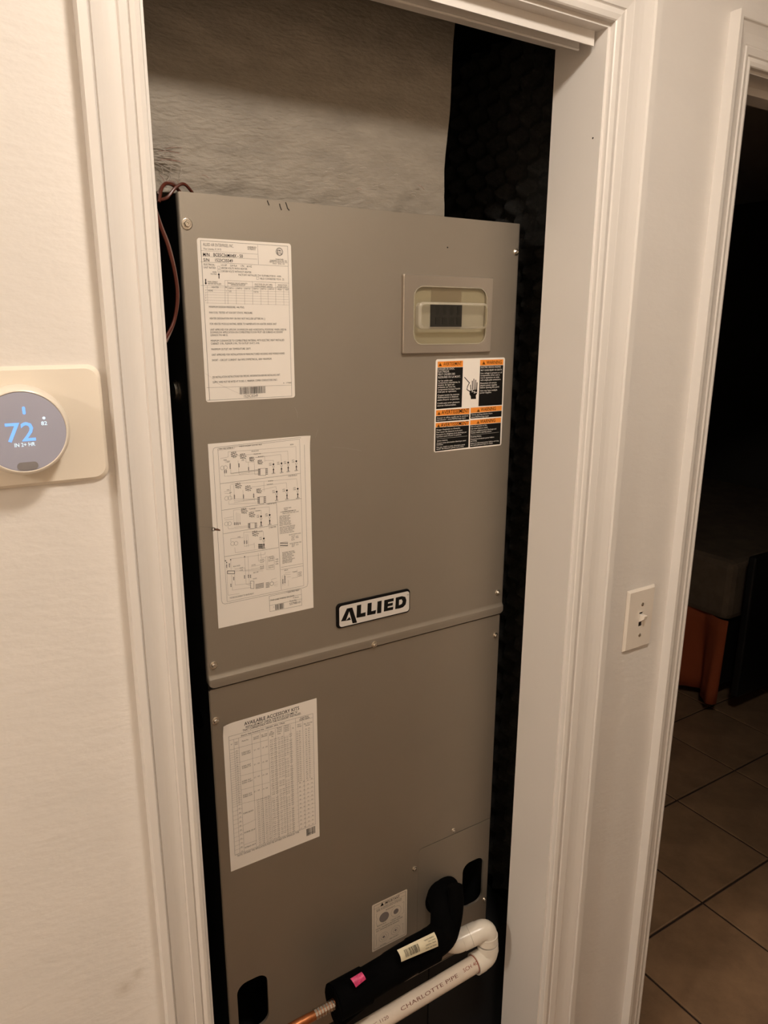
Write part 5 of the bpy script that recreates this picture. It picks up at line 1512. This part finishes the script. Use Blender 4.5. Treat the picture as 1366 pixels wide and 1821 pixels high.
# ------------------------------------------------------------------ PVC condensate drain
dp = thing('drain_pipe', 'white plastic drain pipe with two elbows at the bottom of the unit', 'pipe', (.77, .86, .50))
def elbow_path(a, c, b_, r=.016, n=8):
    a, c, b_ = Vector(a), Vector(c), Vector(b_); u = (a-c).normalized(); v = (b_-c).normalized()
    out = [a]; s_ = c+u*r; e_ = c+v*r
    for i in range(n+1):
        t = i/n; out.append(s_*(1-t)**2+c*2*t*(1-t)+e_*t*t)
    out.append(b_); return out
E0 = Vector((.7030, .880, .5195)); E1 = Vector((.7710, .862, .5375)); E2 = Vector((.7745, .858, .4740)); PE = Vector((.3000, .858, .4600))
PD = (PE-E2).normalized()
q = MB(); q.tube([E0+Vector((0, .055, 0)), E0+Vector((0, .02, 0))], .0135, 16); q.build('pipe', 'pvc', dp, smooth=True)
d01 = (E1-E0).normalized(); d12 = (E2-E1).normalized(); FR = .0192
def fit(a, c, b_):
    q = MB(); q.tube(elbow_path(a, c, b_), FR, 24)
    for p, c2 in ((a, c), (b_, c)):
        d_ = (Vector(c2)-Vector(p)).normalized(); q.tube([Vector(p), Vector(p)+d_*.016], FR+.0010, 24)
    return q.build('elbow', 'pvc', dp, smooth=True)
L01 = (E1-E0).length
fit(E0+Vector((0, .028, 0)), E0, E0+d01*(L01*.5-.0002))
fit(E1-d01*(L01*.5-.0002), E1, E1+d12*.030)
fit(E2-d12*.030, E2, E2+PD*.034)
q = MB(); q.tube([E2+PD*.028, PE], .0158, 24)
long_pipe = q.build('pipe', 'pvc_pipe', dp, smooth=True)
# primer smears at the last joint
q = MB(); q.tube([E2+PD*.0335, E2+PD*.0355], .0166, 24); q.build('primer_ring', 'primer', dp, smooth=True)
# print wrapped on the pipe
def wrap_text(s_, start, h, key, phi0, spacing=1.25, zr=.0160):
    vs, fs, xw = text_shape(s_, False); sc_ = h/CAP
    ax = -PD; up = Vector((0, 0, 1)); up = (up-ax*up.dot(ax)).normalized(); out = ax.cross(up)  # towards -y
    if out.y > 0: out = -out
    nv = []
    for a, b2 in vs:
        ph = phi0+b2*sc_/zr; nv.append(E2-ax*start+ax*(a*sc_*spacing)+(out*math.cos(ph)+up*math.sin(ph))*zr)
    return nv, fs
q = MB()
nv, fs = wrap_text('CHARLOTTE PIPE', .208, .0060, 'pvcink', .66, 1.85); q.add(nv, fs, 'pvcink'); q.build('printing', None, long_pipe); q = MB()
nv, fs = wrap_text('PVC 1120', .272, .0050, 'pvcink', .72, 1.3); q.add(nv, fs, 'pvcink'); q.build('printing', None, long_pipe); q = MB()
nv, fs = wrap_text('SCH 40', .068, .0060, 'primer', .75, 1.2); q.add(nv, fs, 'primer')
q.build('printing', None, long_pipe)

# tags wrapped on the sleeve
def patch(pts, n_=8, bulge=.004):
    """pts: 4 corners (world); makes a slightly arched, double-sided sheet"""
    a, b_, c, d = [Vector(p) for p in pts]; nrm = (b_-a).cross(d-a).normalized()
    if nrm.y > 0: nrm = -nrm
    vs = []; fs = []
    for j in range(n_+1):
        for i in range(n_+1):
            u = i/n_; v = j/n_; p = a.lerp(b_, u).lerp(d.lerp(c, u), v); vs.append(p+nrm*bulge*math.sin(math.pi*v))
    for j in range(n_):
        for i in range(n_): k_ = j*(n_+1)+i; fs.append((k_, k_+1, k_+n_+2, k_+n_+1))
    return vs, fs, (a, b_, c, d, nrm, bulge)
TG = [(.5586, .849, .6110), (.6369, .849, .6080), (.6384, .838, .5858), (.5598, .837, .5960)]
vs, fs, fr = patch(TG)
tg = MB().add(vs, fs).build('barcode_tag', 'tag', rl, smooth=True); tg['label'] = 'cream barcode tag on the black sleeve'
a, b_, c, d, nrm, bul = fr
def onp(u, v): return a.lerp(b_, u).lerp(d.lerp(c, u), v)+nrm*(bul*math.sin(math.pi*v)+.0006)
q = MB(); u = .13; rnd = random.Random(2)
while u < .50:
    wd = rnd.choice((.006, .006, .012, .018))
    for (v0, v1) in ((.2, .5), (.5, .8)): q.add([onp(u, v0), onp(u+wd, v0), onp(u+wd, v1), onp(u, v1)], [(0, 1, 2, 3)], 'k')
    u += wd+rnd.choice((.007, .010, .016))
def ptext(s_, u0, v0, wd, h):
    vs, fs, xw = text_shape(s_, False)
    # the tag is upside down on the pipe
    q.add([onp(u0-a_/xw*wd, v0+b2/CAP*h) for a_, b2 in vs], fs, 'k')
ptext('MFG 07 2022', .95, .86-.10, .30, .09); ptext('S/N 1622D', .95, .62-.08, .28, .09); ptext('PART NO.', .95, .44-.08, .20, .08); ptext('FAN COIL', .93, .26-.08, .26, .08)
q.build('printing', None, tg)
vs, fs, fr = patch([(.4677, .850, .6010), (.4892, .850, .6030), (.4915, .8395, .5960), (.4722, .8395, .5900)], 6, .003)
MB().add(vs, fs).build('pink_tag', 'pink', rl, smooth=True)['label'] = 'bright pink tag on the black sleeve'

# ------------------------------------------------------------------ thermostat
tx, tz = .0714, 1.5503
th = thing('thermostat', 'round grey-faced thermostat showing 72, on a cream wall plate', 'thermostat', (tx, W, tz))
q = MB(); q.prism([rrect(-.0060, .1492, 1.4930, 1.6085, .0125, 8)], W-.0055, W, cham=.0035); q.build('wall_plate', 'plate', th, smooth=True)
q = MB(); q.lathe([(.0400, .005), (.0422, .008), (.0426, .014), (.0418, .022), (.0400, .0285), (.0386, .0312), (.0374, .0318), (.0368, .0312), (.0366, .0300)], (tx, W, tz), '-y', 64); q.build('ring', 'plate', th, smooth=True)
q = MB(); q.lathe([(.0366, .0302), (.0366, .0314), (.0300, .0318), (.0150, .0320), (.001, .03205)], (tx, W, tz), '-y', 64)
gl = q.build('screen', 'glassy', th, smooth=True)
q = MB(); q.lathe([(.0368, .0303), (.0368, .0316), (.0364, .0319)], (tx, W, tz), '-y', 64)
yd = W-.03225
def disp(s_, x, z, wd, h, key, bold=True):
    vs, fs, xw = text_shape(s_, bold); return MB().add([(x+a_/xw*wd, yd, z+b2/CAP*h) for a_, b2 in vs], fs, key)
disp('72', .0555, 1.5420, .0262, .0170, 'blue').build('digits', None, gl)
disp('82', .0868, 1.5556, .0054, .0035, 'white_e').build('digits', None, gl)
disp('IN 2+ HR', .0622, 1.5370, .0176, .0034, 'white_e').build('digits', None, gl)
MB().prism([rrect(.0724, .0750, 1.5665, 1.5737, .0012, 4)], yd, yd+.0004, 'blue').build('tick_mark', None, gl)
MB().lathe([(.0013, 0), (.0013, .0003)], (.0898, yd+.0003, 1.5622), '-y', 14, 'white_e').build('indicator_dot', None, gl)
MB().prism([rrect(.0625, .0805, 1.5150, 1.5222, .0035, 6)], yd+.0001, yd+.0006).build('sensor', 'sensor', gl)

# ------------------------------------------------------------------ light switch
sw = thing('light_switch', 'cream toggle light switch on the wall between the two doorways', 'light switch', (1.0125, W, 1.148))
q = MB(); q.prism([rrect(.9765, 1.0475, 1.0900, 1.2045, .002, 3), rrect(1.0085, 1.0190, 1.1325, 1.1600, .001, 2)[::-1]], W-.0055, W-.0005, cham=.0038); q.build('wall_plate', 'fixture', sw)
MB().box(1.0075, 1.0200, W-.0030, W-.0020, 1.1310, 1.1615).build('slot', 'dot', sw)
q = MB(); q.add([(1.0090, W-.003, 1.140), (1.0180, W-.003, 1.140), (1.0180, W-.003, 1.156), (1.0090, W-.003, 1.156), (1.0095, W-.0150, 1.1495), (1.0175, W-.0150, 1.1495), (1.0175, W-.0165, 1.1560), (1.0095, W-.0165, 1.1560)],
    [(0, 3, 2, 1), (4, 5, 6, 7), (0, 1, 5, 4), (1, 2, 6, 5), (2, 3, 7, 6), (3, 0, 4, 7)]); q.build('toggle', 'fixture', sw, bevel=.0006)
for z in (1.1745, 1.1165):
    q = MB(); q.lathe([(.0034, 0), (.0033, .0012), (.002, .0019)], (1.0140, W-.0052, z), '-y', 16); q.build('screw', 'zinc', sw, smooth=True)

# ------------------------------------------------------------------ bed in the dark room
bd_ = thing('bed', 'bed with grey cover and rust-orange skirt in the dark room', 'bed', (3.4, 2.5, 0))
q = MB(); q.box(2.745, 4.20, 1.66, 3.60, .425, .690); q.build('mattress', 'grey_cloth', bd_, bevel=.03)
vs = []; fs = []; n_ = 240
def skx(t, v):  # pleated skirt along x = 2.76 then round the corner
    a = .016+.034*v; return a*math.sin(t*2*math.pi/.21+.6)+.008*v*math.sin(t*2*math.pi/.07)
for j in range(7):
    v = j/6; z = .43-.365*v
    for i in range(n_+1):
        t = i/n_*1.9; vs.append((2.765-.03*v-skx(t, v), 1.66+t-.02*v*(1-i/n_), z-.006*math.sin(t*9)*v))
for j in range(6):
    for i in range(n_): a = j*(n_+1)+i; fs.append((a, a+1, a+n_+2, a+n_+1))
o = MB().add(vs, fs).build('bed_skirt', 'orange_cloth', bd_, smooth=True)
so = o.modifiers.new('solid', 'SOLIDIFY'); so.thickness = .004
q = MB(); q.box(2.80, 4.18, 1.70, 3.56, .10, .425); q.build('box_spring', 'darkwood', bd_)
q = MB(); q.box(2.735, 4.24, 1.565, 1.60, .12, .74); q.build('footboard', 'darkwood', bd_, bevel=.008)
for x, y in ((3.15, 1.55), (3.80, 1.55), (2.82, 3.50), (4.10, 3.50)): MB().box(x, x+.05, y, y+.05, 0, .14).build('leg', 'darkwood', bd_)

# ------------------------------------------------------------------ ceiling light of the hall (above the camera), plus an added fill lamp
def ceiling_lamp(x, y, label, key='lamp'):
    cl = thing('ceiling_light', label, 'ceiling light', (x, y, 2.44))
    MB().lathe([(.112, 0), (.112, .02), (.095, .028)], (x, y, 2.44), '-z', 32).build('base', 'lampbase', cl, smooth=True)
    MB().lathe([(.100, .027), (.100, .036), (.090, .050), (.066, .060), (.032, .065), (.003, .066)], (x, y, 2.44), '-z', 24).build('lamp_globe', key, cl, smooth=True)
ceiling_lamp(.43, .10, 'round ceiling light of the hallway above the camera')
ceiling_lamp(-1.90, .03, 'round fill light added at the unseen left end of the hallway', 'fill_lamp')  # extra lamp, added to brighten the right closet jamb and wall
